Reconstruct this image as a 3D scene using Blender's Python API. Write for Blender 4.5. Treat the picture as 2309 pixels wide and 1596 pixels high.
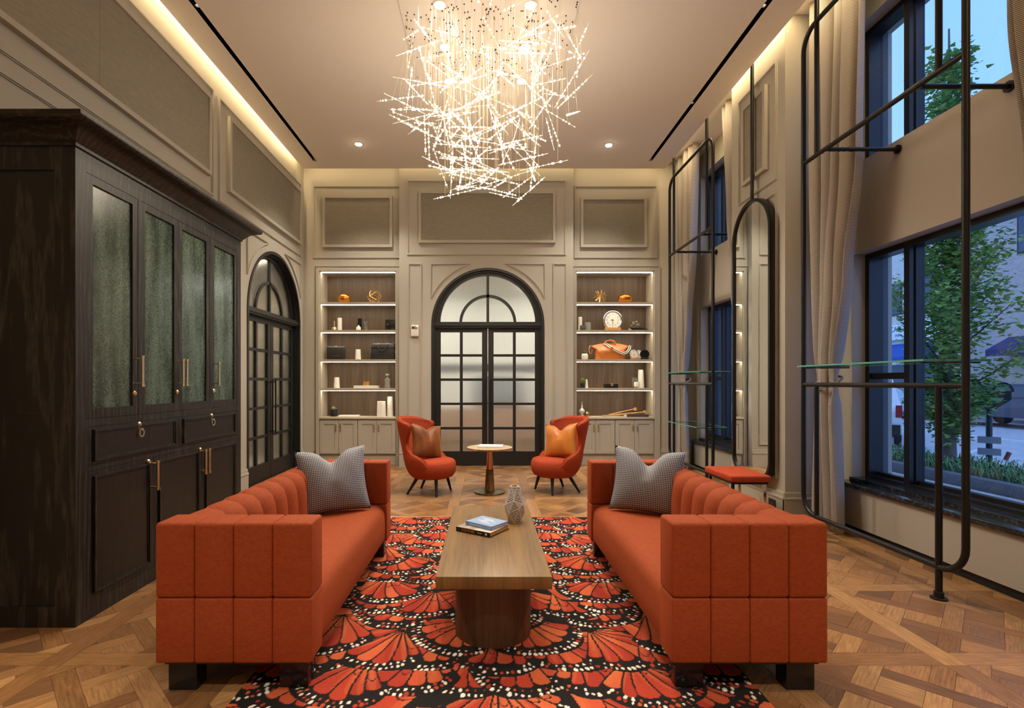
import bpy, bmesh, math, random
import numpy as np
from mathutils import Vector, Matrix
random.seed(7)
PI = math.pi
sc = bpy.context.scene
C = sc.collection
for _o in list(bpy.data.objects):
    bpy.data.objects.remove(_o)

# ------------------------------------------------------------------ camera
H = 1.355            # eye height
F = 1150.0           # focal length in pixels of the 2309 px wide frame
CX, CY = 1095.0, 862.0
cam_data = bpy.data.cameras.new('camera')
cam = bpy.data.objects.new('camera', cam_data)
C.objects.link(cam)
cam.location = (0, 0, H)
cam.rotation_euler = (PI / 2, 0, 0)
cam_data.sensor_width = 36.0
cam_data.sensor_fit = 'HORIZONTAL'
cam_data.lens = F / 2309.0 * 36.0
cam_data.shift_x = (1154.5 - CX) / 2309.0
cam_data.shift_y = (CY - 798.0) / 2309.0
cam_data.clip_start = 0.05
cam_data.clip_end = 300
sc.camera = cam

# ------------------------------------------------------------------ view
vs = sc.view_settings
vs.view_transform = 'Standard'
vs.look = 'None'
vs.gamma = 1.0
vs.exposure = 0.76
vs.use_curve_mapping = False
cy = sc.cycles
cy.use_denoising = True
cy.max_bounces = 7
cy.diffuse_bounces = 3
cy.glossy_bounces = 4
cy.transmission_bounces = 6
cy.transparent_max_bounces = 10
cy.caustics_reflective = False
cy.caustics_refractive = False
cy.sample_clamp_indirect = 4.0
cy.use_adaptive_sampling = True
cy.adaptive_threshold = 0.03

# ------------------------------------------------------------------ world: clear dusk sky
world = bpy.data.worlds.new('dusk_sky')
sc.world = world
world.use_nodes = True
wn = world.node_tree.nodes
wl = world.node_tree.links
wn.clear()
wo = wn.new('ShaderNodeOutputWorld')
wb = wn.new('ShaderNodeBackground')
wtc = wn.new('ShaderNodeTexCoord')
wno = wn.new('ShaderNodeTexNoise')
wno.inputs['Scale'].default_value = 2.2
wno.inputs['Detail'].default_value = 4
wra = wn.new('ShaderNodeValToRGB')
wra.color_ramp.elements[0].position = 0.40
wra.color_ramp.elements[0].color = (0.125, 0.225, 0.48, 1)
wra.color_ramp.elements[1].position = 0.66
wra.color_ramp.elements[1].color = (0.21, 0.30, 0.54, 1)
wl.new(wtc.outputs['Generated'], wno.inputs['Vector'])
wl.new(wno.outputs['Fac'], wra.inputs['Fac'])
wl.new(wra.outputs['Color'], wb.inputs['Color'])
wb.inputs['Strength'].default_value = 2.1
wl.new(wb.outputs['Background'], wo.inputs['Surface'])

# ------------------------------------------------------------------ room measures
XL = -2.98           # left wall face
YS = 8.35            # back wall beside the centre bay
YB = 8.20            # back wall centre bay
XP = 2.93            # right pier face
XW = 3.43            # right window wall face
ZC = 4.73            # dropped ceiling
ZT = 4.955           # cove top
YR = -3.5            # wall behind the camera

# ------------------------------------------------------------------ helpers
def link(o, parent=None):
    C.objects.link(o)
    if parent is not None:
        o.parent = parent
    return o

def tag(o, label=None, cat=None, group=None, kind=None):
    if label: o['label'] = label
    if cat: o['category'] = cat
    if group: o['group'] = group
    if kind: o['kind'] = kind
    return o

def thing(name, label, cat, loc=(0, 0, 0), rz=0.0, group=None):
    o = bpy.data.objects.new(name, None)
    o.empty_display_size = 0.1
    o.location = loc
    o.rotation_euler = (0, 0, rz)
    C.objects.link(o)
    return tag(o, label, cat, group)

def struct(name, loc=(0, 0, 0), rz=0.0):
    o = bpy.data.objects.new(name, None)
    o.location = loc
    o.rotation_euler = (0, 0, rz)
    C.objects.link(o)
    o['kind'] = 'structure'
    return o

def copy_tree(o, parent=None):
    c = o.copy()
    C.objects.link(c)
    c.parent = parent
    for ch in list(o.children):
        copy_tree(ch, c)
    return c

class MB:
    """collects shapes; build() links them as one mesh object"""
    def __init__(self):
        self.v = []; self.f = []; self.uv = []; self.has_uv = False
    def add(self, vs, fs, uvs=None):
        n = len(self.v)
        self.v += [tuple(p) for p in vs]
        for i, f in enumerate(fs):
            self.f.append(tuple(a + n for a in f))
            if uvs is not None:
                self.uv.append(uvs[i]); self.has_uv = True
            else:
                self.uv.append([(0, 0)] * len(f))
        return self
    def box(self, x0, x1, y0, y1, z0, z1):
        v = [(x, y, z) for z in (z0, z1) for y in (y0, y1) for x in (x0, x1)]
        f = [(0, 2, 3, 1), (4, 5, 7, 6), (0, 1, 5, 4), (2, 6, 7, 3), (0, 4, 6, 2), (1, 3, 7, 5)]
        return self.add(v, f)
    def rbox(self, x0, x1, y0, y1, z0, z1, r=0.01, seg=2):
        bm = bmesh.new()
        bmesh.ops.create_cube(bm, size=1.0)
        for p in bm.verts:
            p.co = ((x0 + x1) / 2 + p.co.x * (x1 - x0), (y0 + y1) / 2 + p.co.y * (y1 - y0), (z0 + z1) / 2 + p.co.z * (z1 - z0))
        bmesh.ops.bevel(bm, geom=list(bm.edges), offset=r, segments=seg, profile=0.5, affect='EDGES', clamp_overlap=True)
        return self.add_bm(bm)
    def add_bm(self, bm):
        bm.verts.index_update()
        self.add([p.co[:] for p in bm.verts], [[q.index for q in f.verts] for f in bm.faces])
        bm.free()
        return self
    def cyl(self, p0, p1, r0, r1=None, n=12, cap=True):
        r1 = r0 if r1 is None else r1
        p0 = Vector(p0); p1 = Vector(p1)
        d = (p1 - p0).normalized()
        a = d.orthogonal().normalized(); b = d.cross(a)
        vs = []
        for p, r in ((p0, r0), (p1, r1)):
            for k in range(n):
                t = 2 * PI * k / n
                vs.append(p + (a * math.cos(t) + b * math.sin(t)) * r)
        fs = [(k, (k + 1) % n, n + (k + 1) % n, n + k) for k in range(n)]
        if cap:
            fs.append(tuple(range(n - 1, -1, -1))); fs.append(tuple(range(n, 2 * n)))
        return self.add(vs, fs)
    def tube(self, path, r, n=10, closed=False, cap=True):
        P = [Vector(p) for p in path]
        m = len(P)
        rs = r if isinstance(r, (list, tuple)) else [r] * m
        vs = []; ref = None
        for i in range(m):
            if closed:
                d = P[(i + 1) % m] - P[i - 1]
            else:
                d = P[min(i + 1, m - 1)] - P[max(i - 1, 0)]
            d = d.normalized() if d.length > 1e-9 else Vector((0, 0, 1))
            if ref is None:
                ref = d.orthogonal().normalized()
            ref = (ref - d * ref.dot(d))
            ref = ref.normalized() if ref.length > 1e-6 else d.orthogonal().normalized()
            b = d.cross(ref)
            for k in range(n):
                t = 2 * PI * k / n
                vs.append(P[i] + (ref * math.cos(t) + b * math.sin(t)) * rs[i])
        fs = []
        for i in range(m if closed else m - 1):
            j = (i + 1) % m
            for k in range(n):
                fs.append((i * n + k, i * n + (k + 1) % n, j * n + (k + 1) % n, j * n + k))
        if cap and not closed:
            fs.append(tuple(range(n - 1, -1, -1))); fs.append(tuple(range((m - 1) * n, m * n)))
        return self.add(vs, fs)
    def lathe(self, prof, n=24, c=(0, 0, 0), sx=1.0, sy=1.0):
        vs = []; m = len(prof)
        for r, z in prof:
            for k in range(n):
                t = 2 * PI * k / n
                vs.append((c[0] + r * sx * math.cos(t), c[1] + r * sy * math.sin(t), c[2] + z))
        fs = []
        for i in range(m - 1):
            for k in range(n):
                fs.append((i * n + k, i * n + (k + 1) % n, (i + 1) * n + (k + 1) % n, (i + 1) * n + k))
        fs.append(tuple(range(n - 1, -1, -1))); fs.append(tuple(range((m - 1) * n, m * n)))
        return self.add(vs, fs)
    def prism(self, poly, fn, d0, d1):
        """poly: 2D points; fn(a, b, d) -> 3D"""
        n = len(poly)
        vs = [fn(a, b, d0) for a, b in poly] + [fn(a, b, d1) for a, b in poly]
        fs = [tuple(range(n - 1, -1, -1)), tuple(range(n, 2 * n))]
        fs += [(k, (k + 1) % n, n + (k + 1) % n, n + k) for k in range(n)]
        return self.add(vs, fs)
    def ribbon(self, path, w, fn, d0, d1, closed=False):
        """flat moulding of width w along a 2D path in a plane"""
        m = len(path); L = []; R = []
        for i in range(m):
            if closed:
                a = Vector(path[i - 1]); b = Vector(path[(i + 1) % m])
            else:
                a = Vector(path[max(i - 1, 0)]); b = Vector(path[min(i + 1, m - 1)])
            p = Vector(path[i])
            e1 = (p - a); e2 = (b - p)
            e1 = e1.normalized() if e1.length > 1e-9 else e2.normalized()
            e2 = e2.normalized() if e2.length > 1e-9 else e1
            n1 = Vector((-e1.y, e1.x)); n2 = Vector((-e2.y, e2.x))
            nn = (n1 + n2)
            nn = nn / max(0.35, nn.dot(n1)) if nn.length > 1e-6 else n1
            L.append(p + nn * (w / 2)); R.append(p - nn * (w / 2))
        vs = []
        for i in range(m):
            vs += [fn(*L[i], d0), fn(*R[i], d0), fn(*R[i] , d1), fn(*L[i], d1)]
        fs = []
        for i in range(m if closed else m - 1):
            j = (i + 1) % m
            for k in range(4):
                fs.append((i * 4 + k, j * 4 + k, j * 4 + (k + 1) % 4, i * 4 + (k + 1) % 4))
        if not closed:
            fs += [(0, 1, 2, 3), ((m - 1) * 4 + 3, (m - 1) * 4 + 2, (m - 1) * 4 + 1, (m - 1) * 4)]
        return self.add(vs, fs)
    def sphere(self, c, r, n=8, m=5):
        prof = [(max(1e-4, math.sin(PI * i / m)) * r, -math.cos(PI * i / m) * r) for i in range(m + 1)]
        return self.lathe(prof, n, c)
    def grid(self, nu, nv, fn, closed_u=False, uv=True):
        vs = [fn(i / nu, j / nv) for j in range(nv + 1) for i in range(nu + 1)]
        fs = []; uvs = []
        for j in range(nv):
            for i in range(nu):
                a = j * (nu + 1) + i
                fs.append((a, a + 1, a + nu + 2, a + nu + 1))
                uvs.append([(i / nu, j / nv), ((i + 1) / nu, j / nv), ((i + 1) / nu, (j + 1) / nv), (i / nu, (j + 1) / nv)])
        return self.add(vs, fs, uvs if uv else None)
    def build(self, name, mat, parent=None, smooth=None, loc=None, rot=None):
        me = bpy.data.meshes.new(name)
        me.from_pydata(self.v, [], self.f)
        if self.has_uv:
            uvl = me.uv_layers.new(name='UVMap')
            flat = [c for f in self.uv for p in f for c in p]
            uvl.data.foreach_set('uv', flat)
        if mat is not None:
            me.materials.append(mat)
        bm = bmesh.new(); bm.from_mesh(me)
        bmesh.ops.recalc_face_normals(bm, faces=bm.faces)
        bm.to_mesh(me); bm.free()
        if smooth is not None:
            for p in me.polygons: p.use_smooth = True
            if smooth < 179:
                me.set_sharp_from_angle(angle=math.radians(smooth))
        o = bpy.data.objects.new(name, me)
        if loc: o.location = loc
        if rot: o.rotation_euler = rot
        return link(o, parent)

def box_obj(name, mat, parent, *b, r=0.0):
    m = MB()
    if r > 0: m.rbox(*b, r=r)
    else: m.box(*b)
    return m.build(name, mat, parent, smooth=40 if r > 0 else None)

def text_obj(name, body, size, mat, parent, loc, rot, extrude=0.0006, align='CENTER'):
    cu = bpy.data.curves.new(name, 'FONT')
    cu.body = body; cu.size = size; cu.extrude = extrude
    cu.align_x = align; cu.align_y = 'CENTER'; cu.resolution_u = 3
    t = bpy.data.objects.new(name + '_curve', cu)
    C.objects.link(t)
    dg = bpy.context.evaluated_depsgraph_get()
    me = bpy.data.meshes.new_from_object(t.evaluated_get(dg))
    bpy.data.objects.remove(t); bpy.data.curves.remove(cu)
    me.materials.clear(); me.materials.append(mat)
    o = bpy.data.objects.new(name, me)
    o.location = loc; o.rotation_euler = rot
    return link(o, parent)

# ------------------------------------------------------------------ materials
def mat(name, base, rough=0.5, metal=0.0, spec=0.5, sheen=0.0, emis=None, es=0.0, trans=0.0, ior=1.45, coat=0.0,
        noise=None, bump=None, alpha=1.0, coord='Object', sheen_tint=None):
    m = bpy.data.materials.new(name)
    m.use_nodes = True
    nt = m.node_tree; N = nt.nodes; L = nt.links
    b = N['Principled BSDF']
    b.inputs['Base Color'].default_value = (*base, 1)
    b.inputs['Roughness'].default_value = rough
    b.inputs['Metallic'].default_value = metal
    b.inputs['Specular IOR Level'].default_value = spec
    b.inputs['IOR'].default_value = ior
    b.inputs['Transmission Weight'].default_value = trans
    b.inputs['Coat Weight'].default_value = coat
    b.inputs['Sheen Weight'].default_value = sheen
    if sheen:
        b.inputs['Sheen Roughness'].default_value = 0.4
        b.inputs['Sheen Tint'].default_value = (*(sheen_tint or base), 1)
    if emis is not None:
        b.inputs['Emission Color'].default_value = (*emis, 1)
        b.inputs['Emission Strength'].default_value = es
    def tex(scale, detail, stretch):
        tc = N.new('ShaderNodeTexCoord'); mp = N.new('ShaderNodeMapping')
        mp.inputs['Scale'].default_value = stretch
        nz = N.new('ShaderNodeTexNoise')
        nz.inputs['Scale'].default_value = scale; nz.inputs['Detail'].default_value = detail
        L.new(tc.outputs[coord], mp.inputs['Vector']); L.new(mp.outputs['Vector'], nz.inputs['Vector'])
        return nz
    if noise:
        scale, col2, lo, hi, stretch = noise
        nz = tex(scale, 5, stretch)
        rp = N.new('ShaderNodeValToRGB')
        rp.color_ramp.elements[0].position = lo; rp.color_ramp.elements[0].color = (*base, 1)
        rp.color_ramp.elements[1].position = hi; rp.color_ramp.elements[1].color = (*col2, 1)
        L.new(nz.outputs['Fac'], rp.inputs['Fac']); L.new(rp.outputs['Color'], b.inputs['Base Color'])
    if bump:
        scale, strength, stretch = bump
        nz = tex(scale, 4, stretch)
        bp = N.new('ShaderNodeBump')
        bp.inputs['Strength'].default_value = strength; bp.inputs['Distance'].default_value = 0.004
        L.new(nz.outputs['Fac'], bp.inputs['Height']); L.new(bp.outputs['Normal'], b.inputs['Normal'])
    return m

def clear_glass(name, tint=(1, 1, 1), refl=1.0, rough=0.0):
    """thin sheet: transparent with a Fresnel reflection"""
    m = bpy.data.materials.new(name); m.use_nodes = True
    N = m.node_tree.nodes; L = m.node_tree.links
    N.clear()
    o = N.new('ShaderNodeOutputMaterial'); mx = N.new('ShaderNodeMixShader')
    tr = N.new('ShaderNodeBsdfTransparent'); gl = N.new('ShaderNodeBsdfGlossy'); fr = N.new('ShaderNodeFresnel')
    tr.inputs['Color'].default_value = (*tint, 1)
    gl.inputs['Roughness'].default_value = rough
    fr.inputs['IOR'].default_value = 1.45
    mu = N.new('ShaderNodeMath'); mu.operation = 'MULTIPLY'
    ge = N.new('ShaderNodeNewGeometry'); iv = N.new('ShaderNodeMath'); iv.operation = 'SUBTRACT'; iv.inputs[0].default_value = refl
    L.new(ge.outputs['Backfacing'], iv.inputs[1]); iv.use_clamp = True
    L.new(fr.outputs['Fac'], mu.inputs[0]); L.new(iv.outputs[0], mu.inputs[1]); L.new(mu.outputs[0], mx.inputs['Fac'])
    L.new(tr.outputs[0], mx.inputs[1]); L.new(gl.outputs[0], mx.inputs[2]); L.new(mx.outputs[0], o.inputs['Surface'])
    return m

M = {}
M['wall'] = mat('taupe_paint', (0.425, 0.397, 0.335), 0.55)
M['ceil'] = mat('ceiling_paint', (0.84, 0.79, 0.73), 0.7)
M['spandrel'] = mat('spandrel_paint', (0.41, 0.375, 0.325), 0.6)
M['fabric'] = mat('panel_fabric', (0.23, 0.205, 0.16), 0.9, noise=(60, (0.31, 0.28, 0.22), 0.35, 0.65, (0.25, 0.25, 6.0)), bump=(90, 0.25, (0.3, 0.3, 5)))
M['black_frame'] = mat('black_stained_wood', (0.012, 0.012, 0.012), 0.45, bump=(30, 0.15, (1, 1, 0.1)))
M['black_metal'] = mat('black_metal', (0.012, 0.012, 0.0125), 0.36, metal=0.0, spec=0.35)
M['window_metal'] = mat('dark_bronze_metal', (0.02, 0.02, 0.022), 0.3, metal=0.3)
M['slot'] = mat('slot_black', (0.006, 0.005, 0.005), 0.6)
M['brass'] = mat('brushed_brass', (0.86, 0.72, 0.46), 0.25, metal=1.0)
M['gold'] = mat('gold_wire', (0.85, 0.55, 0.20), 0.3, metal=1.0)
M['copper'] = mat('polished_copper', (0.82, 0.50, 0.28), 0.18, metal=1.0)
M['bronze'] = mat('aged_bronze', (0.16, 0.12, 0.06), 0.3, metal=1.0, noise=(14, (0.42, 0.30, 0.12), 0.4, 0.7, (1, 1, 0.35)))
M['chrome'] = mat('chrome', (0.75, 0.75, 0.76), 0.08, metal=1.0)
M['mirror'] = mat('mirror_glass', (0.86, 0.88, 0.86), 0.015, metal=1.0, bump=(1.6, 0.10, (1, 1, 1)))
M['glass'] = clear_glass('window_glass', (0.88, 0.95, 1.0))
M['shelf_glass'] = clear_glass('shelf_glass', (0.93, 0.98, 0.96))
M['glass_edge'] = mat('green_glass_edge', (0.10, 0.36, 0.28), 0.15, spec=0.8)
M['white'] = mat('white_ceramic', (0.80, 0.77, 0.70), 0.35)
M['whitepaper'] = mat('white_paper', (0.82, 0.80, 0.76), 0.7)
M['black'] = mat('matte_black', (0.015, 0.015, 0.016), 0.5)
M['blackgloss'] = mat('gloss_black', (0.012, 0.012, 0.013), 0.15)
M['leather_black'] = mat('black_leather', (0.022, 0.021, 0.02), 0.42, bump=(220, 0.2, (1, 1, 1)))
M['leather_tan'] = mat('tan_leather', (0.50, 0.15, 0.03), 0.38, bump=(120, 0.12, (1, 1, 1)))
M['amber'] = mat('amber_mercury_glass', (0.72, 0.26, 0.04), 0.15, metal=0.85, bump=(60, 0.8, (1, 1, 1)))
M['smoke'] = mat('smoky_glass', (0.10, 0.10, 0.09), 0.08, spec=0.8, noise=(30, (0.22, 0.20, 0.16), 0.4, 0.7, (1, 1, 0.5)))
M['grey_glass'] = mat('grey_green_glass', (0.25, 0.27, 0.23), 0.2)
M['greystone'] = mat('pebbled_grey', (0.08, 0.085, 0.075), 0.7, bump=(130, 1.0, (1, 1, 1)))
M['marble_black'] = mat('black_marble', (0.012, 0.012, 0.01), 0.2, noise=(18, (0.16, 0.15, 0.12), 0.55, 0.75, (1, 1, 1)))
M['woodlight'] = mat('light_wood', (0.55, 0.30, 0.11), 0.5, noise=(12, (0.42, 0.21, 0.07), 0.4, 0.65, (1, 1, 8)))
M['leaf'] = mat('succulent_green', (0.17, 0.28, 0.10), 0.6)
M['leafbright'] = mat('bright_leaf_green', (0.25, 0.40, 0.05), 0.6)
M['silver'] = mat('silver_grey', (0.55, 0.52, 0.46), 0.35, metal=0.4)
M['red_book'] = mat('blue_cover', (0.20, 0.36, 0.68), 0.4)
M['orange'] = mat('orange_paint', (0.75, 0.30, 0.06), 0.5)
M['navy_page'] = mat('lilac_page_edge', (0.52, 0.50, 0.62), 0.7)
M['goldpage'] = mat('ochre_page_edge', (0.55, 0.32, 0.08), 0.6)
M['cover_photo'] = mat('pale_cover', (0.32, 0.26, 0.21), 0.4, noise=(13, (0.70, 0.62, 0.52), 0.4, 0.6, (1, 1, 1)))
M['led'] = mat('led_strip', (1, 1, 1), 0.5, emis=(1.0, 0.88, 0.68), es=16.0)
M['lamp'] = mat('lamp_lens', (1, 1, 1), 0.5, emis=(1.0, 0.82, 0.55), es=45.0)

def wood_uv(name, dark, light, rough, scale=1.0, coord='Object', stretch=(1, 0.06, 1), bump=0.25, ring=True):
    m = bpy.data.materials.new(name); m.use_nodes = True
    N = m.node_tree.nodes; L = m.node_tree.links; b = N['Principled BSDF']
    tc = N.new('ShaderNodeTexCoord'); mp = N.new('ShaderNodeMapping'); mp.inputs['Scale'].default_value = stretch
    L.new(tc.outputs[coord], mp.inputs['Vector'])
    n1 = N.new('ShaderNodeTexNoise'); n1.inputs['Scale'].default_value = 60 * scale; n1.inputs['Detail'].default_value = 6
    n2 = N.new('ShaderNodeTexNoise'); n2.inputs['Scale'].default_value = 9 * scale; n2.inputs['Detail'].default_value = 2
    L.new(mp.outputs[0], n1.inputs['Vector']); L.new(mp.outputs[0], n2.inputs['Vector'])
    ad = N.new('ShaderNodeMath'); ad.operation = 'MULTIPLY_ADD'; ad.inputs[1].default_value = 0.5
    L.new(n1.outputs['Fac'], ad.inputs[0])
    hf = N.new('ShaderNodeMath'); hf.operation = 'MULTIPLY'; hf.inputs[1].default_value = 0.5
    L.new(n2.outputs['Fac'], hf.inputs[0]); L.new(hf.outputs[0], ad.inputs[2])
    rp = N.new('ShaderNodeValToRGB')
    rp.color_ramp.elements[0].position = 0.38; rp.color_ramp.elements[0].color = (*dark, 1)
    rp.color_ramp.elements[1].position = 0.62; rp.color_ramp.elements[1].color = (*light, 1)
    L.new(ad.outputs[0], rp.inputs['Fac']); L.new(rp.outputs['Color'], b.inputs['Base Color'])
    b.inputs['Roughness'].default_value = rough
    bp = N.new('ShaderNodeBump'); bp.inputs['Strength'].default_value = bump; bp.inputs['Distance'].default_value = 0.002
    L.new(n1.outputs['Fac'], bp.inputs['Height']); L.new(bp.outputs['Normal'], b.inputs['Normal'])
    return m

M['niche_wood'] = wood_uv('walnut_veneer', (0.075, 0.048, 0.03), (0.15, 0.10, 0.065), 0.5, 1.0, stretch=(1, 1, 0.03))
M['table_wood'] = wood_uv('oak_table_wood', (0.13, 0.066, 0.018), (0.235, 0.132, 0.040), 0.42, 1.2, stretch=(1, 0.05, 0.05))
M['table_base_wood'] = wood_uv('oak_base_wood', (0.065, 0.032, 0.014), (0.115, 0.06, 0.026), 0.5, 1.2, stretch=(1, 1, 0.04))

def cerused():
    m = bpy.data.materials.new('cerused_black_oak'); m.use_nodes = True
    N = m.node_tree.nodes; L = m.node_tree.links; b = N['Principled BSDF']
    tc = N.new('ShaderNodeTexCoord'); mp = N.new('ShaderNodeMapping'); mp.inputs['Scale'].default_value = (1, 1, 0.10)
    L.new(tc.outputs['Object'], mp.inputs['Vector'])
    wv = N.new('ShaderNodeTexWave'); wv.wave_type = 'RINGS'; wv.inputs['Scale'].default_value = 9
    wv.inputs['Distortion'].default_value = 9; wv.inputs['Detail'].default_value = 3; wv.inputs['Detail Scale'].default_value = 1.5
    L.new(mp.outputs[0], wv.inputs['Vector'])
    nz = N.new('ShaderNodeTexNoise'); nz.inputs['Scale'].default_value = 120; nz.inputs['Detail'].default_value = 4
    L.new(mp.outputs[0], nz.inputs['Vector'])
    mu = N.new('ShaderNodeMath'); mu.operation = 'MULTIPLY'
    L.new(wv.outputs['Fac'], mu.inputs[0]); L.new(nz.outputs['Fac'], mu.inputs[1])
    rp = N.new('ShaderNodeValToRGB')
    rp.color_ramp.elements[0].position = 0.30; rp.color_ramp.elements[0].color = (0.010, 0.0098, 0.0098, 1)
    rp.color_ramp.elements[1].position = 0.66; rp.color_ramp.elements[1].color = (0.052, 0.048, 0.044, 1)
    L.new(mu.outputs[0], rp.inputs['Fac']); L.new(rp.outputs['Color'], b.inputs['Base Color'])
    b.inputs['Roughness'].default_value = 0.42
    bp = N.new('ShaderNodeBump'); bp.inputs['Strength'].default_value = 0.2; bp.inputs['Distance'].default_value = 0.002
    L.new(mu.outputs[0], bp.inputs['Height']); L.new(bp.outputs['Normal'], b.inputs['Normal'])
    return m
M['cabinet'] = cerused()
M['cabinet_panel'] = mat('dark_stained_panel', (0.013, 0.012, 0.0115), 0.38, noise=(40, (0.021, 0.019, 0.017), 0.4, 0.7, (1, 1, 0.1)))

def antique_glass():
    m = bpy.data.materials.new('antiqued_green_glass'); m.use_nodes = True
    N = m.node_tree.nodes; L = m.node_tree.links; b = N['Principled BSDF']
    tc = N.new('ShaderNodeTexCoord')
    mp = N.new('ShaderNodeMapping'); mp.inputs['Scale'].default_value = (1, 1, 0.16)
    L.new(tc.outputs['Object'], mp.inputs['Vector'])
    a = N.new('ShaderNodeTexNoise'); a.inputs['Scale'].default_value = 11; a.inputs['Detail'].default_value = 6
    L.new(mp.outputs[0], a.inputs['Vector'])
    c = N.new('ShaderNodeTexNoise'); c.inputs['Scale'].default_value = 130; c.inputs['Detail'].default_value = 3
    L.new(tc.outputs['Object'], c.inputs['Vector'])
    ad = N.new('ShaderNodeMath'); ad.operation = 'MULTIPLY'
    L.new(a.outputs['Fac'], ad.inputs[0]); L.new(c.outputs['Fac'], ad.inputs[1])
    rp = N.new('ShaderNodeValToRGB')
    rp.color_ramp.elements[0].position = 0.17; rp.color_ramp.elements[0].color = (0.012, 0.028, 0.020, 1)
    rp.color_ramp.elements[1].position = 0.40; rp.color_ramp.elements[1].color = (0.12, 0.175, 0.135, 1)
    L.new(ad.outputs[0], rp.inputs['Fac']); L.new(rp.outputs['Color'], b.inputs['Base Color'])
    b.inputs['Roughness'].default_value = 0.2
    b.inputs['Specular IOR Level'].default_value = 0.7
    return m
M['antique'] = antique_glass()

def fluted(name, tint, rough):
    m = bpy.data.materials.new(name); m.use_nodes = True
    N = m.node_tree.nodes; L = m.node_tree.links; b = N['Principled BSDF']
    b.inputs['Base Color'].default_value = (*tint, 1)
    b.inputs['Roughness'].default_value = rough
    b.inputs['Transmission Weight'].default_value = 1.0
    b.inputs['IOR'].default_value = 1.3
    tc = N.new('ShaderNodeTexCoord'); wv = N.new('ShaderNodeTexWave')
    wv.bands_direction = 'X'; wv.inputs['Scale'].default_value = 30; wv.inputs['Distortion'].default_value = 0.3
    L.new(tc.outputs['Object'], wv.inputs['Vector'])
    bp = N.new('ShaderNodeBump'); bp.inputs['Strength'].default_value = 0.5; bp.inputs['Distance'].default_value = 0.004
    L.new(wv.outputs['Fac'], bp.inputs['Height']); L.new(bp.outputs['Normal'], b.inputs['Normal'])
    return m
M['fluted'] = fluted('fluted_glass', (0.95, 0.96, 0.94), 0.18)

def velvet(name, base, light, sheen=0.5):
    m = mat(name, base, 0.75, spec=0.25, sheen=sheen, sheen_tint=light,
            noise=(60, light, 0.25, 0.80, (1, 1, 1.8)), bump=(240, 0.45, (1, 1, 2.5)))
    return m
M['velvet'] = velvet('orange_velvet', (0.275, 0.047, 0.014), (0.36, 0.076, 0.021), 0.6)
M['velvet_red'] = velvet('red_velvet', (0.33, 0.042, 0.016), (0.42, 0.066, 0.022), 0.6)
M['satin'] = mat('copper_satin', (0.44, 0.13, 0.02), 0.35, sheen=0.6, sheen_tint=(0.9, 0.4, 0.1), noise=(6, (0.56, 0.20, 0.035), 0.35, 0.7, (1, 1, 1)), bump=(9, 0.35, (1, 1, 1)))

M['satin_dark'] = mat('dark_copper_satin', (0.11, 0.028, 0.006), 0.35, sheen=0.6, sheen_tint=(0.9, 0.4, 0.1), noise=(6, (0.24, 0.07, 0.012), 0.35, 0.7, (1, 1, 1)), bump=(9, 0.35, (1, 1, 1)))

def check_fabric():
    m = bpy.data.materials.new('navy_check_weave'); m.use_nodes = True
    N = m.node_tree.nodes; L = m.node_tree.links; b = N['Principled BSDF']
    tc = N.new('ShaderNodeTexCoord'); sp = N.new('ShaderNodeSeparateXYZ')
    L.new(tc.outputs['UV'], sp.inputs[0])
    def dash(out, scale, cut):
        a = N.new('ShaderNodeMath'); a.operation = 'MULTIPLY'; a.inputs[1].default_value = scale
        f = N.new('ShaderNodeMath'); f.operation = 'FRACT'
        g = N.new('ShaderNodeMath'); g.operation = 'LESS_THAN'; g.inputs[1].default_value = cut
        L.new(out, a.inputs[0]); L.new(a.outputs[0], f.inputs[0]); L.new(f.outputs[0], g.inputs[0])
        return g.outputs[0]
    mu = N.new('ShaderNodeMath'); mu.operation = 'MULTIPLY'
    L.new(dash(sp.outputs['X'], 40, 0.70), mu.inputs[0]); L.new(dash(sp.outputs['Y'], 34, 0.74), mu.inputs[1])
    mx = N.new('ShaderNodeMix'); mx.data_type = 'RGBA'
    mx.inputs['A'].default_value = (0.46, 0.47, 0.50, 1); mx.inputs['B'].default_value = (0.03, 0.035, 0.06, 1)
    L.new(mu.outputs[0], mx.inputs['Factor']); L.new(mx.outputs['Result'], b.inputs['Base Color'])
    b.inputs['Roughness'].default_value = 0.7
    return m
M['check'] = check_fabric()

def stripe_curtain():
    m = bpy.data.materials.new('striped_curtain_cloth'); m.use_nodes = True
    N = m.node_tree.nodes; L = m.node_tree.links; b = N['Principled BSDF']
    tc = N.new('ShaderNodeTexCoord'); sp = N.new('ShaderNodeSeparateXYZ')
    L.new(tc.outputs['Object'], sp.inputs[0])
    a = N.new('ShaderNodeMath'); a.operation = 'MULTIPLY'; a.inputs[1].default_value = 2 * PI / 0.0115
    s = N.new('ShaderNodeMath'); s.operation = 'SINE'
    r = N.new('ShaderNodeMapRange'); r.inputs['From Min'].default_value = -0.6; r.inputs['From Max'].default_value = 0.6
    L.new(sp.outputs['Z'], a.inputs[0]); L.new(a.outputs[0], s.inputs[0]); L.new(s.outputs[0], r.inputs['Value'])
    mx = N.new('ShaderNodeMix'); mx.data_type = 'RGBA'
    mx.inputs['A'].default_value = (0.11, 0.095, 0.085, 1); mx.inputs['B'].default_value = (0.62, 0.57, 0.52, 1)
    L.new(r.outputs[0], mx.inputs['Factor']); L.new(mx.outputs['Result'], b.inputs['Base Color'])
    b.inputs['Roughness'].default_value = 0.8
    return m
M['curtain'] = stripe_curtain()
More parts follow.
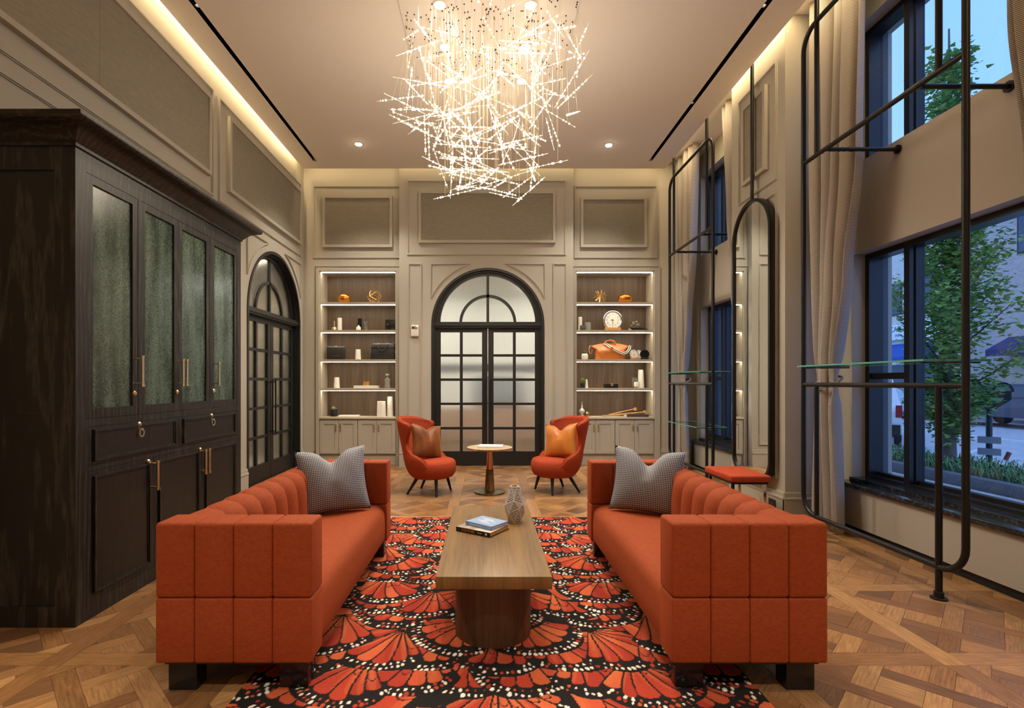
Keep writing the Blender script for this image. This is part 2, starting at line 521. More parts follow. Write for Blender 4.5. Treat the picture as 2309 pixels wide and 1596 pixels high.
# ------------------------------------------------------------------ cove lights (hidden LED lines round the dropped ceiling)
def area(name, loc, rot, sx, sy, watts, col):
    d = bpy.data.lights.new(name, 'AREA')
    d.shape = 'RECTANGLE'; d.size = sx; d.size_y = sy; d.energy = watts; d.color = col
    o = bpy.data.objects.new(name, d)
    o.location = loc; o.rotation_euler = rot
    return link(o)
WARM = (1.0, 0.74, 0.40)
WARM2 = (1.0, 0.88, 0.72)
COVE = 60.0
area('cove_light_left', (-2.925, 2.4, 4.945), (0, 0, 0), 0.05, 11.2, COVE, WARM)
area('cove_light_right', (2.885, 2.4, 4.945), (0, 0, 0), 0.05, 11.2, COVE, WARM)
area('cove_light_back', (0.0, 8.125, 4.945), (0, 0, 0), 5.6, 0.05, 9.0, WARM)

def spot_light(parent, loc, aim, watts, size_deg, blend=0.6, col=WARM2, radius=0.04):
    d = bpy.data.lights.new('bulb', 'SPOT')
    d.energy = watts; d.spot_size = math.radians(size_deg); d.spot_blend = blend
    d.color = col; d.shadow_soft_size = radius
    o = bpy.data.objects.new('bulb', d)
    o.location = loc
    v = Vector(aim) - Vector(loc)
    o.rotation_euler = v.to_track_quat('-Z', 'Y').to_euler()
    return link(o, parent)

# ================================================================== THE ROOM
# ---- floor
floor = MB().box(-3.6, 3.5, YR, 12.5, -0.05, -0.004).build('floor', mat('subfloor', (0.10, 0.06, 0.03), 0.8))
floor['kind'] = 'structure'

def plank_material():
    m = bpy.data.materials.new('oak_parquet'); m.use_nodes = True
    N = m.node_tree.nodes; L = m.node_tree.links; b = N['Principled BSDF']
    uv = N.new('ShaderNodeUVMap'); uv.uv_map = 'UVMap'
    mp = N.new('ShaderNodeMapping'); mp.inputs['Scale'].default_value = (1.0, 9.0, 1.0)
    L.new(uv.outputs[0], mp.inputs['Vector'])
    n1 = N.new('ShaderNodeTexNoise'); n1.inputs['Scale'].default_value = 10; n1.inputs['Detail'].default_value = 6; n1.inputs['Distortion'].default_value = 0.6
    L.new(mp.outputs[0], n1.inputs['Vector'])
    wv = N.new('ShaderNodeTexWave'); wv.bands_direction = 'Y'; wv.inputs['Scale'].default_value = 2.2
    wv.inputs['Distortion'].default_value = 6; wv.inputs['Detail'].default_value = 2; wv.inputs['Detail Scale'].default_value = 0.7
    L.new(mp.outputs[0], wv.inputs['Vector'])
    at = N.new('ShaderNodeVertexColor'); at.layer_name = 'tone'
    sm = N.new('ShaderNodeMath'); sm.operation = 'MULTIPLY_ADD'; sm.inputs[1].default_value = 0.07
    L.new(wv.outputs['Fac'], sm.inputs[0]); L.new(n1.outputs['Fac'], sm.inputs[2])
    mr = N.new('ShaderNodeMapRange'); mr.inputs['From Min'].default_value = 0.30; mr.inputs['From Max'].default_value = 0.76
    mr.inputs['To Min'].default_value = 0.62; mr.inputs['To Max'].default_value = 1.28
    L.new(sm.outputs[0], mr.inputs['Value'])
    vm = N.new('ShaderNodeVectorMath'); vm.operation = 'SCALE'
    L.new(at.outputs['Color'], vm.inputs[0]); L.new(mr.outputs[0], vm.inputs['Scale'])
    L.new(vm.outputs[0], b.inputs['Base Color'])
    b.inputs['Roughness'].default_value = 0.36
    b.inputs['Specular IOR Level'].default_value = 0.45
    bp = N.new('ShaderNodeBump'); bp.inputs['Strength'].default_value = 0.05; bp.inputs['Distance'].default_value = 0.002
    L.new(n1.outputs['Fac'], bp.inputs['Height']); L.new(bp.outputs['Normal'], b.inputs['Normal'])
    return m
M['parquet'] = plank_material()

def clip_poly(poly, a, b, c):
    """keep a*x + b*y <= c"""
    out = []
    n = len(poly)
    for i in range(n):
        p = poly[i]; q = poly[(i + 1) % n]
        dp = a * p[0] + b * p[1] - c; dq = a * q[0] + b * q[1] - c
        if dp <= 0: out.append(p)
        if (dp < 0 < dq) or (dq < 0 < dp):
            t = dp / (dp - dq)
            out.append((p[0] + t * (q[0] - p[0]), p[1] + t * (q[1] - p[1])))
    return out

def clip_rect(poly, x0, x1, y0, y1):
    for a, b, c in ((1, 0, x1), (-1, 0, -x0), (0, 1, y1), (0, -1, -y0)):
        if len(poly) < 3: return []
        poly = clip_poly(poly, a, b, c)
    return poly

def parea(p):
    return 0.5 * abs(sum(p[i][0] * p[(i + 1) % len(p)][1] - p[(i + 1) % len(p)][0] * p[i][1] for i in range(len(p))))

planks = []          # (polygon, grain angle, tone)
rnd = random.Random(11)
TONES = [(0.29, 0.145, 0.056), (0.34, 0.178, 0.070), (0.25, 0.120, 0.045), (0.37, 0.20, 0.080), (0.30, 0.152, 0.064), (0.22, 0.105, 0.042)]
DARKT = [(0.17, 0.082, 0.036), (0.20, 0.098, 0.042), (0.145, 0.074, 0.036), (0.19, 0.09, 0.04)]
MOD, FW, SW = 0.87, 0.115, 0.088
QP = 0.2505
RX0, RX1, RY0, RY1 = XL, 3.31, 1.0, 8.35
def put(poly, ang, tone, rect=None):
    if rect: poly = clip_rect(poly, *rect)
    if len(poly) >= 3: poly = clip_rect(poly, RX0, RX1, RY0, RY1)
    if len(poly) >= 3 and parea(poly) > 4e-4:
        k = rnd.uniform(0.88, 1.12)
        planks.append((poly, ang, tuple(min(1, c * k) for c in tone)))
gx0, gy0 = 2.257 - 0.87 * 7, 2.5 - 0.87 * 2
for ix in range(0, 9):
    for iy in range(0, 9):
        cx0 = gx0 + ix * MOD; cy0 = gy0 + iy * MOD
        h = FW / 2; g = 0.0008
        put([(cx0 - h + g, cy0 - h + g), (cx0 + h - g, cy0 - h + g), (cx0 + h - g, cy0 + MOD - h - g), (cx0 - h + g, cy0 + MOD - h - g)], PI / 2, rnd.choice(TONES))
        put([(cx0 + h + g, cy0 - h + g), (cx0 + MOD - h - g, cy0 - h + g), (cx0 + MOD - h - g, cy0 + h - g), (cx0 + h + g, cy0 + h - g)], 0, rnd.choice(TONES))
        rect = (cx0 + h + g, cx0 + MOD - h - g, cy0 + h + g, cy0 + MOD - h - g)
        mx_, my_ = cx0 + MOD / 2, cy0 + MOD / 2
        s2 = math.sqrt(0.5)
        def uv2(u, v): return (mx_ + (u - v) * s2, my_ + (u + v) * s2)
        def rectuv(u0, u1, v0, v1): return [uv2(u0 + g, v0 + g), uv2(u1 - g, v0 + g), uv2(u1 - g, v1 - g), uv2(u0 + g, v1 - g)]
        for i in range(-3, 4):
            for j in range(-3, 4):
                u = i * QP; v = j * QP
                if (i + j) % 2 == 0:
                    put(rectuv(u - QP + SW / 2, u + QP - SW / 2, v - SW / 2, v + SW / 2), PI / 4, rnd.choice(TONES), rect)
                else:
                    put(rectuv(u - SW / 2, u + SW / 2, v - QP + SW / 2, v + QP - SW / 2), 3 * PI / 4, rnd.choice(TONES + DARKT), rect)
                put(rectuv(u + SW / 2, u + QP - SW / 2, v + SW / 2, v + QP - SW / 2), PI / 4 if (i % 2) else 3 * PI / 4, rnd.choice(TONES + DARKT), rect)

def plank_mesh(name, items):
    V = []; Fs = []; UV = []; COL = []
    for poly, ang, tone in items:
        n0 = len(V); n = len(poly)
        ca, sa = math.cos(-ang), math.sin(-ang)
        off = (rnd.uniform(0, 50), rnd.uniform(0, 50))
        V += [(p[0], p[1], 0.0) for p in poly] + [(p[0], p[1], -0.006) for p in poly]
        quads = [tuple(range(n0, n0 + n))] + [(n0 + k, n0 + n + k, n0 + n + (k + 1) % n, n0 + (k + 1) % n) for k in range(n)]
        for f in quads:
            Fs.append(f)
            for a in f:
                p = V[a]
                UV += [p[0] * ca - p[1] * sa + off[0], p[0] * sa + p[1] * ca + off[1]]
                COL += [tone[0], tone[1], tone[2], 1.0]
    me = bpy.data.meshes.new(name)
    me.from_pydata(V, [], Fs)
    me.uv_layers.new(name='UVMap').data.foreach_set('uv', UV)
    ca_ = me.color_attributes.new('tone', 'FLOAT_COLOR', 'CORNER')
    ca_.data.foreach_set('color', COL)
    me.materials.append(M['parquet'])
    me.validate()
    return me
def nearness(it):
    x = sum(p[0] for p in it[0]) / len(it[0]); y = sum(p[1] for p in it[0]) / len(it[0])
    px = CX + F * x / y
    seen = 0 < px < 2309 and y > 2.1
    hid = (-1.42 < x < 1.47 and y < 4.1) or (x < -2.25 and 2.8 < y < 4.8)
    return (0 if (seen and not hid) else 1, -parea(it[0]) / y ** 3)
planks.sort(key=nearness)
for it in planks[:300]:
    link(bpy.data.objects.new('plank', plank_mesh('plank', [it])), floor)
_r = link(bpy.data.objects.new('parquet_rest', plank_mesh('parquet_rest', planks[300:])), floor)
_r['kind'] = 'stuff'
MB().box(XL, 3.31, YR, 1.0, -0.006, 0.0).build('parquet_behind', mat('oak_plain', (0.30, 0.16, 0.065), 0.4), floor)

# ---- arched openings
def arch_pts(cx, zc, r, n=40, a0=PI, a1=0.0):
    return [(cx + r * math.cos(a0 + (a1 - a0) * k / n), zc + r * math.sin(a0 + (a1 - a0) * k / n)) for k in range(n + 1)]
ZA, RA = 2.286, 0.909          # spring height and radius of the two arched doorways

def arch_wall(mb, s0, s1, z1, cs, fn, d0, d1):
    """wall from s0 to s1 with an arched doorway centred at cs; d0 = face, d1 = back"""
    mb.prism([(s0, 0), (cs - RA, 0), (cs - RA, z1), (s0, z1)], fn, d0, d1)
    mb.prism([(cs + RA, 0), (s1, 0), (s1, z1), (cs + RA, z1)], fn, d0, d1)
    pts = arch_pts(cs, ZA, RA, 32)
    for a, b in zip(pts[:-1], pts[1:]):
        mb.prism([a, b, (b[0], z1), (a[0], z1)], fn, d0, d1)

def P_left(s, z, d): return (XL + d, s, z)
def P_back(s, z, d): return (s, YB - d, z)
def P_side(s, z, d): return (s, YS - d, z)
def P_pier(s, z, d): return (XP - d, s, z)

BDX = 0.036                    # centre of the back door
LDY = 7.273                    # centre of the left door
wl_ = MB(); arch_wall(wl_, YR, 8.8, ZT, LDY, P_left, 0.0, -0.30)
wall_left = wl_.build('wall_left', M['wall']); wall_left['kind'] = 'structure'
wb_ = MB(); arch_wall(wb_, -1.39, 1.412, ZT, BDX, P_back, 0.0, -0.56)
# side bays with niches
NL = (-2.715, -1.467); NR = (1.48, 2.752); ZN = 3.175
wb_.box(XL, NL[0], YS, 8.76, 0, ZT); wb_.box(NL[1], -1.39, YS, 8.76, 0, ZT); wb_.box(NL[0], NL[1], YS, 8.76, ZN, ZT)
wb_.box(1.412, NR[0], YS, 8.76, 0, ZT); wb_.box(NR[1], 3.95, YS, 8.76, 0, ZT); wb_.box(NR[0], NR[1], YS, 8.76, ZN, ZT)
wall_back = wb_.build('wall_back', M['wall']); wall_back['kind'] = 'structure'
wr = MB().box(-3.3, 3.9, YR - 0.1, YR, 0, ZT).build('wall_rear', M['wall']); wr['kind'] = 'structure'

# right wall: piers and window bays
BAYS = [(2.40, 4.99, 2.62, 4.77), (6.07, 8.35, 6.29, 8.13)]
ZL0, ZL1, ZU0, ZU1 = 0.45, 2.545, 3.375, 4.62
wr_ = MB()
wr_.box(XP, 3.80, 4.99, 6.07, 0, ZT)
wr_.box(XP, 3.80, YR, 2.40, 0, ZT)
for b0, b1, w0, w1 in BAYS:
    wr_.box(XW, 3.80, b0, w0, 0, ZT); wr_.box(XW, 3.80, w1, b1, 0, ZT)
    wr_.box(XW, 3.80, w0, w1, 0, ZL0); wr_.box(XW, 3.80, w0, w1, ZU1, ZT)
wall_right = wr_.build('wall_right', M['wall']); wall_right['kind'] = 'structure'
for b0, b1, w0, w1 in BAYS:
    MB().box(XW, 3.80, w0, w1, ZL1, ZU0).build('spandrel', M['spandrel'], wall_right)
    MB().box(3.31, XW, b0 + 0.10, w1, 0.06, 0.405).build('apron_panel', M['spandrel'], wall_right)
    MB().box(3.335, XW, b0 + 0.10, w1 + 0.03, 0.0, 0.06).box(3.30, XW, w1, w1 + 0.03, 0.0, 0.42).build('apron_base', M['black'], wall_right)

M['granite'] = mat('dark_granite', (0.05, 0.055, 0.065), 0.6, noise=(160, (0.17, 0.18, 0.20), 0.4, 0.7, (1, 1, 1)))
M['sill'] = mat('black_stone_sill', (0.015, 0.016, 0.018), 0.12, noise=(40, (0.06, 0.065, 0.075), 0.5, 0.7, (1, 1, 1)))
wn_ = 1
for bi, (b0, b1, w0, w1) in enumerate(BAYS):
    for z0, z1, low in ((ZL0, ZL1, True), (ZU0, ZU1, False)):
        win = struct('window_%d' % wn_, (3.55, (w0 + w1) / 2, z0)); wn_ += 1
        hw = (w1 - w0) / 2; hh = z1 - z0
        f = MB(); t = 0.05
        f.box(0, 0.13, -hw, hw, 0, t); f.box(0, 0.13, -hw, hw, hh - t, hh)
        f.box(0, 0.13, -hw, -hw + t, t, hh - t); f.box(0, 0.13, hw - t, hw, t, hh - t)
        f.box(0.07, 0.13, -hw + t, hw - t, t, t + 0.03)
        f.build('frame', M['window_metal'], win)
        ms = [hw - 0.47, -hw + 0.47]
        for mpos in ms:
            mm = MB().box(0, 0.13, mpos - 0.028, mpos + 0.028, t, hh - t)
            mm.box(0.045, 0.10, mpos - 0.040, mpos + 0.040, t, hh - t)
            mm.build('mullion', M['window_metal'], win)
        if low:
            for y0_, y1_ in ((ms[0] + 0.028, hw - t), (-hw + t, ms[1] - 0.028)):
                MB().box(0.02, 0.13, y0_, y1_, 1.385 - z0, 1.44 - z0).build('transom_bar', M['window_metal'], win)
        for y0_, y1_ in ((ms[0] + 0.028, hw - t), (ms[1] + 0.028, ms[0] - 0.028), (-hw + t, ms[1] - 0.028)):
            MB().box(0.108, 0.114, y0_, y1_, t, hh - t).build('pane', M['glass'], win)
        MB().box(0.135, 0.205, hw - 0.012, hw + 0.06, 0, hh).box(0.135, 0.205, -hw - 0.06, -hw + 0.012, 0, hh).build('stone_reveal', M['granite'], win)
    sl = MB().rbox(3.28, 3.56, b0 + 0.08, w1 + 0.03, 0.405, 0.445, 0.006)
    sl.box(3.40, 3.55, w0, w1, 0.445, 0.475)
    sl.build('window_sill', M['sill'], wall_right, smooth=40)

# ---- ceiling: dropped slab with two light slots, cove top above
ce = MB()
SL = [(-2.625, -2.575), (2.485, 2.535)]
SY = 7.79
for x0, x1 in ((-2.88, SL[0][0]), (SL[0][1], SL[1][0]), (SL[1][1], 2.835)):
    ce.box(x0, x1, YR, SY, ZC, ZC + 0.06)
ce.box(-2.88, 2.835, SY, 8.05, ZC, ZC + 0.06)
ce.box(-3.3, 3.85, YR, 8.76, ZT, ZT + 0.08)
ceiling = ce.build('ceiling', M['ceil']); ceiling['kind'] = 'structure'
for k, (x0, x1) in enumerate(SL):
    s = MB()
    s.box(x0 - 0.01, x0, YR, SY, ZC + 0.001, ZC + 0.14); s.box(x1, x1 + 0.01, YR, SY, ZC + 0.001, ZC + 0.14)
    s.box(x0 - 0.01, x1 + 0.01, YR, SY + 0.01, ZC + 0.12, ZC + 0.14)
    s.build('light_slot', M['slot'], ceiling)

# ---- mouldings and framed fabric panels
def mould(wall, fn, path, w=0.032, closed=True):
    m = MB()
    m.ribbon(path, w, fn, -0.005, 0.010, closed)
    m.ribbon(path, w * 0.45, fn, 0.008, 0.020, closed)
    return m.build('moulding', M['wall'], wall)
def rect(a0, a1, b0, b1): return [(a0, b0), (a1, b0), (a1, b1), (a0, b1)]
def fabric_panel(fn, a0, a1, b0, b1, label, seams=()):
    mid = fn((a0 + a1) / 2, b0, 0)
    t = thing('fabric_panel', label, 'wall panel', mid, group=None)
    def loc(a, b, d):
        p = fn(a, b, d); return (p[0] - mid[0], p[1] - mid[1], p[2] - mid[2])
    MB().ribbon(rect(a0 + 0.022, a1 - 0.022, b0 + 0.022, b1 - 0.022), 0.044, loc, 0.0, 0.05, True).build('frame', M['wall'], t)
    cuts = [a0 + 0.044] + list(seams) + [a1 - 0.044]
    for c0, c1 in zip(cuts[:-1], cuts[1:]):
        MB().prism(rect(c0 + 0.001, c1 - 0.001, b0 + 0.044, b1 - 0.044), loc, 0.0, 0.032).build('fabric', M['fabric'], t)
    return t
mould(wall_left, P_left, rect(-2.5, 5.55, H + 2.04, H + 3.18))
mould(wall_left, P_left, rect(5.69, 8.20, H + 2.03, H + 3.17))
fabric_panel(P_left, -2.0, 5.47, H + 2.21, H + 3.07, 'long seamed fabric panel on the wall above the black cabinet', seams=(0.9, 3.894))
fabric_panel(P_left, 5.86, 8.13, H + 2.19, H + 3.06, 'framed fabric panel on the wall above the arched door beside the cabinet')
mould(wall_left, P_left, rect(-2.5, 5.95, 0.42, H + 1.90))
mould(wall_back, P_back, rect(-1.25, 1.28, 3.41, 4.59))
fabric_panel(P_back, -1.075, 1.12, 3.586, 4.42, 'wide framed fabric panel above the arched door between the shelves')
mould(wall_back, P_side, rect(-2.81, -1.40, 3.395, 4.56))
fabric_panel(P_side, -2.66, -1.52, 3.555, 4.40, 'framed fabric panel above the shelves holding the black briefcase')
mould(wall_back, P_side, rect(1.46, 2.80, 3.395, 4.56))
fabric_panel(P_side, 1.55, 2.63, 3.555, 4.375, 'framed fabric panel above the shelves holding the tan holdall')
for a0, a1 in ((-1.235, -1.035), (1.09, 1.29)):
    mould(wall_back, P_back, rect(a0, a1, 0.36, H + 1.90), 0.026)
def spandrel_path(cs, sgn):
    R = 1.01; zt = H + 1.90
    a1 = math.acos(max(-1, min(1, 0.915 / R)))
    a2 = math.asin((zt - ZA) / R) if (zt - ZA) < R else PI / 2
    arc = [(cs + sgn * R * math.cos(a), ZA + R * math.sin(a)) for a in [a1 + (a2 - a1) * k / 18 for k in range(19)]]
    pts = [(cs + sgn * 0.915, zt)] + arc
    return pts
for sg in (-1, 1):
    mould(wall_back, P_back, spandrel_path(BDX, sg), 0.026)
    mould(wall_left, P_left, spandrel_path(LDY, sg), 0.026)
mould(wall_right, P_pier, rect(5.13, 5.88, H + 2.05, H + 3.22))
fabric_panel(P_pier, 5.27, 5.75, H + 2.20, H + 3.08, 'narrow framed fabric panel above the tall round-topped mirror')
mould(wall_right, P_pier, rect(5.13, 5.88, 0.40, H + 1.905), 0.026)

# ---- baseboards
bb = MB()
def base(mb, fn, a0, a1):
    mb.prism(rect(a0, a1, 0, 0.23), fn, -0.002, 0.022); mb.prism(rect(a0, a1, 0.23, 0.275), fn, -0.002, 0.014)
    mb.prism(rect(a0, a1, 0.21, 0.225), fn, 0.0, 0.028)
base(bb, P_left, YR, 2.75); base(bb, P_left, 4.80, LDY - RA); base(bb, P_left, LDY + RA, YS)
o = bb.build('baseboard_left', M['wall']); o['kind'] = 'structure'
bb = MB(); base(bb, P_back, -1.39, BDX - RA); base(bb, P_back, BDX + RA, 1.412); base(bb, P_side, XL, -2.80); base(bb, P_side, 2.85, XW)
o = bb.build('baseboard_back', M['wall']); o['kind'] = 'structure'
bb = MB(); base(bb, P_pier, 4.97, 6.09)
base(bb, lambda s, z, d: (s, 4.99 - d, z), XP - 0.022, XW)
o = bb.build('baseboard_right', M['wall']); o['kind'] = 'structure'

# ---- arched doors
def arched_door(name, loc, rz):
    root = struct(name, loc, rz)
    def Pd(a, b, d): return (a, d, b)          # local: x across, y into the wall
    fr = MB()
    def ring(mb, r0, r1, d0, d1):
        outer = arch_pts(0, ZA, r1, 36); inner = arch_pts(0, ZA, r0, 36)
        for k in range(36):
            mb.prism([outer[k], outer[k + 1], inner[k + 1], inner[k]], Pd, d0, d1)
        for s in (-1, 1):
            mb.prism([(s * r0, 0), (s * r1, 0), (s * r1, ZA), (s * r0, ZA)], Pd, d0, d1)
    ring(fr, 0.870, 0.909, -0.012, 0.26)
    ring(fr, 0.845, 0.872, 0.045, 0.24)
    fr.build('door_frame', M['black_frame'], root)
    tf = MB()
    outer = arch_pts(0, ZA + 0.03, 0.845, 36); inner = arch_pts(0, ZA + 0.03, 0.775, 36)
    for k in range(36):
        tf.prism([outer[k], outer[k + 1], inner[k + 1], inner[k]], Pd, 0.085, 0.15)
    tf.prism(rect(-0.022, 0.022, ZA + 0.03, ZA + 0.81), Pd, 0.09, 0.145)
    o2 = arch_pts(0, ZA + 0.03, 0.465, 28); i2 = arch_pts(0, ZA + 0.03, 0.420, 28)
    for k in range(28):
        tf.prism([o2[k], o2[k + 1], i2[k + 1], i2[k]], Pd, 0.09, 0.145)
    tf.build('fanlight_frame', M['black_frame'], root)
    MB().prism(rect(-0.87, 0.87, ZA - 0.045, ZA + 0.045), Pd, 0.02, 0.20).prism(rect(-0.875, 0.875, ZA - 0.02, ZA + 0.005), Pd, 0.0, 0.1).build('transom_rail', M['black_frame'], root)
    zc = ZA + 0.03
    def pane(poly, parent, nm='pane'):
        MB().prism(poly, Pd, 0.112, 0.120).build(nm, M['fluted'], parent)
    for s in (-1, 1):
        a = [(s * 0.022, zc + 0.02), (s * 0.022, zc + 0.419)] + [(s * 0.42 * math.cos(t), zc + 0.42 * math.sin(t)) for t in [math.radians(87 - k * 84 / 14) for k in range(15)]]
        pane(a, root, 'fanlight_pane')
        big = [(s * 0.78 * math.cos(t), zc + 0.78 * math.sin(t)) for t in [math.radians(88 - k * 86.5 / 20) for k in range(21)]]
        sm = [(s * 0.46 * math.cos(t), zc + 0.46 * math.sin(t)) for t in [math.radians(88 - k * 86 / 20) for k in range(21)]]
        m = MB()
        for k in range(20):
            m.prism([big[k], big[k + 1], sm[k + 1], sm[k]], Pd, 0.112, 0.120)
        m.build('fanlight_pane', M['fluted'], root)
    cols = [(0.094, 0.408), (0.455, 0.767)]
    rows = [(0.236, 0.59), (0.629, 0.987), (1.025, 1.379), (1.42, 1.774), (1.814, 2.171)]
    for s in (-1, 1):
        lf = MB()
        def bar(a0, a1, b0, b1): lf.prism(rect(min(s * a0, s * a1), max(s * a0, s * a1), b0, b1), Pd, 0.085, 0.145)
        bar(0.004, 0.094, 0.006, 2.236); bar(0.767, 0.843, 0.006, 2.236)
        bar(0.094, 0.767, 0.006, 0.236); bar(0.094, 0.767, 2.171, 2.236)
        leaf = lf.build('door_leaf', M['black_frame'], root)
        mu = MB()
        mu.prism(rect(min(s * 0.408, s * 0.455), max(s * 0.408, s * 0.455), 0.236, 2.171), Pd, 0.09, 0.14)
        for r0, r1 in zip(rows[:-1], rows[1:]):
            mu.prism(rect(min(s * 0.094, s * 0.767), max(s * 0.094, s * 0.767), r0[1], r1[0]), Pd, 0.091, 0.139)
        mu.build('muntin_grid', M['black_frame'], leaf)
        for a0, a1 in cols:
            for b0, b1 in rows:
                pane(rect(min(s * a0, s * a1), max(s * a0, s * a1), b0, b1), leaf)
        hm = MB().tube([(s * 0.05, 0.035, 0.62), (s * 0.05, 0.035, 1.40)], 0.011, 8)
        for z in (0.66, 1.36): hm.cyl((s * 0.05, 0.035, z), (s * 0.05, 0.09, z), 0.008, n=8)
        hm.build('pull_handle', M['black_metal'], leaf, smooth=40)
    return root
door_back = arched_door('door_1', (BDX, YB, 0), 0.0)
door_left = arched_door('door_2', (XL, LDY, 0), PI / 2)

# ---- rooms seen blurred through the fluted glass
hall = MB()
hall.box(-2.6, 2.6, 11.9, 12.0, 0, 3.4).box(-2.7, -2.6, 8.76, 12, 0, 3.4).box(2.6, 2.7, 8.76, 12, 0, 3.4).box(-2.7, 2.7, 8.76, 12, 3.4, 3.5)
hall = hall.build('wall_hall', mat('hall_paint', (0.70, 0.69, 0.64), 0.7)); hall['kind'] = 'structure'
MB().box(-2.6, 2.6, 11.86, 11.9, 0, 0.75).build('hall_dado', mat('hall_dado_wood', (0.40, 0.27, 0.20), 0.6), hall)
MB().box(-2.6, 2.6, 11.87, 11.9, 1.62, 1.78).build('hall_picture_rail', mat('hall_dark', (0.10, 0.10, 0.10), 0.6), hall)
MB().box(-0.25, 0.9, 11.80, 11.88, 0.9, 1.5).build('hall_wall_board', mat('hall_grey', (0.25, 0.26, 0.27), 0.6), hall)
for x in (-1.4, 1.4):
    hl = thing('hall_ceiling_light', 'flat lit panel on the hall ceiling behind the arched glass door', 'ceiling light', (x, 10.4, 3.37), group='hall ceiling lights')
    MB().box(-0.5, 0.5, -0.5, 0.5, 0, 0.028).build('diffuser', mat('hall_diffuser', (1, 1, 1), 0.5, emis=(1.0, 0.95, 0.86), es=18.0), hl)
side = MB()
side.box(-5.6, -5.5, 5.2, 9.2, 0, 3.4).box(-5.6, -3.28, 5.1, 5.2, 0, 3.4).box(-5.6, -3.28, 9.2, 9.3, 0, 3.4).box(-5.6, -3.28, 5.1, 9.3, 3.4, 3.5).box(-5.6, -3.28, 5.1, 9.3, -0.05, 0.0)
side = side.build('wall_side_room', mat('side_room_paint', (0.30, 0.27, 0.22), 0.7)); side['kind'] = 'structure'
sl_ = thing('side_room_light', 'flat lit panel on the ceiling of the room behind the arched door by the cabinet', 'ceiling light', (-4.4, 7.3, 3.37))
MB().box(-0.3, 0.3, -0.9, 0.9, 0, 0.028).build('diffuser', mat('side_diffuser', (1, 1, 1), 0.5, emis=(1.0, 0.86, 0.66), es=18.0), sl_)
# ================================================================== BUILT-IN SHELVES
SHZ = [H + 1.317, H + 0.859, H + 0.378, H - 0.095]      # shelf top heights
ZWT = H - 0.568                                           # worktop height
M['niche_paint'] = mat('niche_paint', (0.44, 0.385, 0.30), 0.5)
def shelf_unit(nx, what):
    x0, x1 = nx
    cx = (x0 + x1) / 2; w = (x1 - x0) / 2
    t = thing('shelf_unit', 'lit built-in shelves with walnut back, ' + what, 'shelves', (cx, YS, 0))
    MB().box(-w, w, 0.368, 0.385, ZWT, ZN).build('back_panel', M['niche_wood'], t)
    for s in (-1, 1):
        MB().box(min(s * w, s * (w - 0.012)), max(s * w, s * (w - 0.012)), 0.0, 0.37, ZWT, ZN).build('side_panel', M['niche_paint'], t)
    MB().box(-w, w, 0.0, 0.37, ZN - 0.012, ZN).build('top_panel', M['niche_paint'], t)
    cs = MB()
    cs.ribbon([(-w - 0.05, 0.0), (-w - 0.05, ZN + 0.045), (w + 0.05, ZN + 0.045), (w + 0.05, 0.0)], 0.09, lambda a, b, d: (a, -d, b), 0.0, 0.022)
    cs.ribbon([(-w - 0.085, 0.0), (-w - 0.085, ZN + 0.08), (w + 0.085, ZN + 0.08), (w + 0.085, 0.0)], 0.02, lambda a, b, d: (a, -d, b), 0.02, 0.034)
    if what.startswith('black'):
        cs.v = [(min(p[0], w + 0.07), p[1], p[2]) for p in cs.v]
    else:
        cs.v = [(max(p[0], -w - 0.06), p[1], p[2]) for p in cs.v]
    cs.build('casing', M['wall'], t)
    for z in SHZ:
        sh = MB().box(-w + 0.013, w - 0.013, 0.015, 0.366, z - 0.04, z).build('shelf', M['niche_paint'], t)
        MB().box(-w + 0.02, w - 0.02, 0.020, 0.052, z - 0.046, z - 0.0402).build('led_strip', M['led'], sh)
    MB().box(-w + 0.02, w - 0.02, 0.010, 0.045, ZN - 0.020, ZN - 0.0125).build('led_strip', M['led'], t)
    wt = thing('worktop', 'taupe worktop under the shelves with ' + what.split(' and')[0].replace('holding ', ''), 'worktop', (cx, YS, ZWT - 0.035))
    MB().rbox(-w, w, -0.03, 0.37, 0, 0.035, 0.004).build('slab', M['niche_paint'], wt, smooth=40)
    # base cabinets
    n = 0
    for s in (-1, 1):
        c = thing('base_cabinet', ('taupe shaker cupboard under the ' + ('briefcase' if cx < 0 else 'holdall') + ' shelves, ' + ('nearer' if (s > 0) == (cx < 0) else 'farther from') + ' the arched door'), 'cabinet', (cx + s * w / 2, YS, 0))
        hw_ = w / 2 - 0.003
        zt = ZWT - 0.036
        MB().box(-hw_, hw_, 0.01, 0.37, 0.17, zt).build('body', M['wall'], c)
        MB().box(-hw_, hw_, 0.02, 0.36, 0.0, 0.17).build('plinth', M['wall'], c)
        for q in (-1, 1):
            a0, a1 = (0.003, hw_ - 0.003)
            d = MB()
            xa, xb = sorted((q * a0, q * a1))
            z0, z1 = 0.19, zt - 0.012
            fwid = 0.062
            d.box(xa, xa + fwid, -0.012, 0.01, z0, z1).box(xb - fwid, xb, -0.012, 0.01, z0, z1)
            d.box(xa + fwid, xb - fwid, -0.012, 0.01, z0, z0 + fwid).box(xa + fwid, xb - fwid, -0.012, 0.01, z1 - fwid, z1)
            d.box(xa + fwid, xb - fwid, 0.0, 0.01, z0 + fwid, z1 - fwid)
            dd = d.build('door', M['wall'], c)
            hd = MB().rbox(q * 0.036 - 0.009, q * 0.036 + 0.009, -0.040, -0.028, z1 - 0.17, z1 - 0.06, 0.003)
            hd.box(q * 0.036 - 0.005, q * 0.036 + 0.005, -0.03, -0.012, z1 - 0.16, z1 - 0.15).box(q * 0.036 - 0.005, q * 0.036 + 0.005, -0.03, -0.012, z1 - 0.08, z1 - 0.07)
            hd.build('handle', M['brass'], dd, smooth=40)
    return t
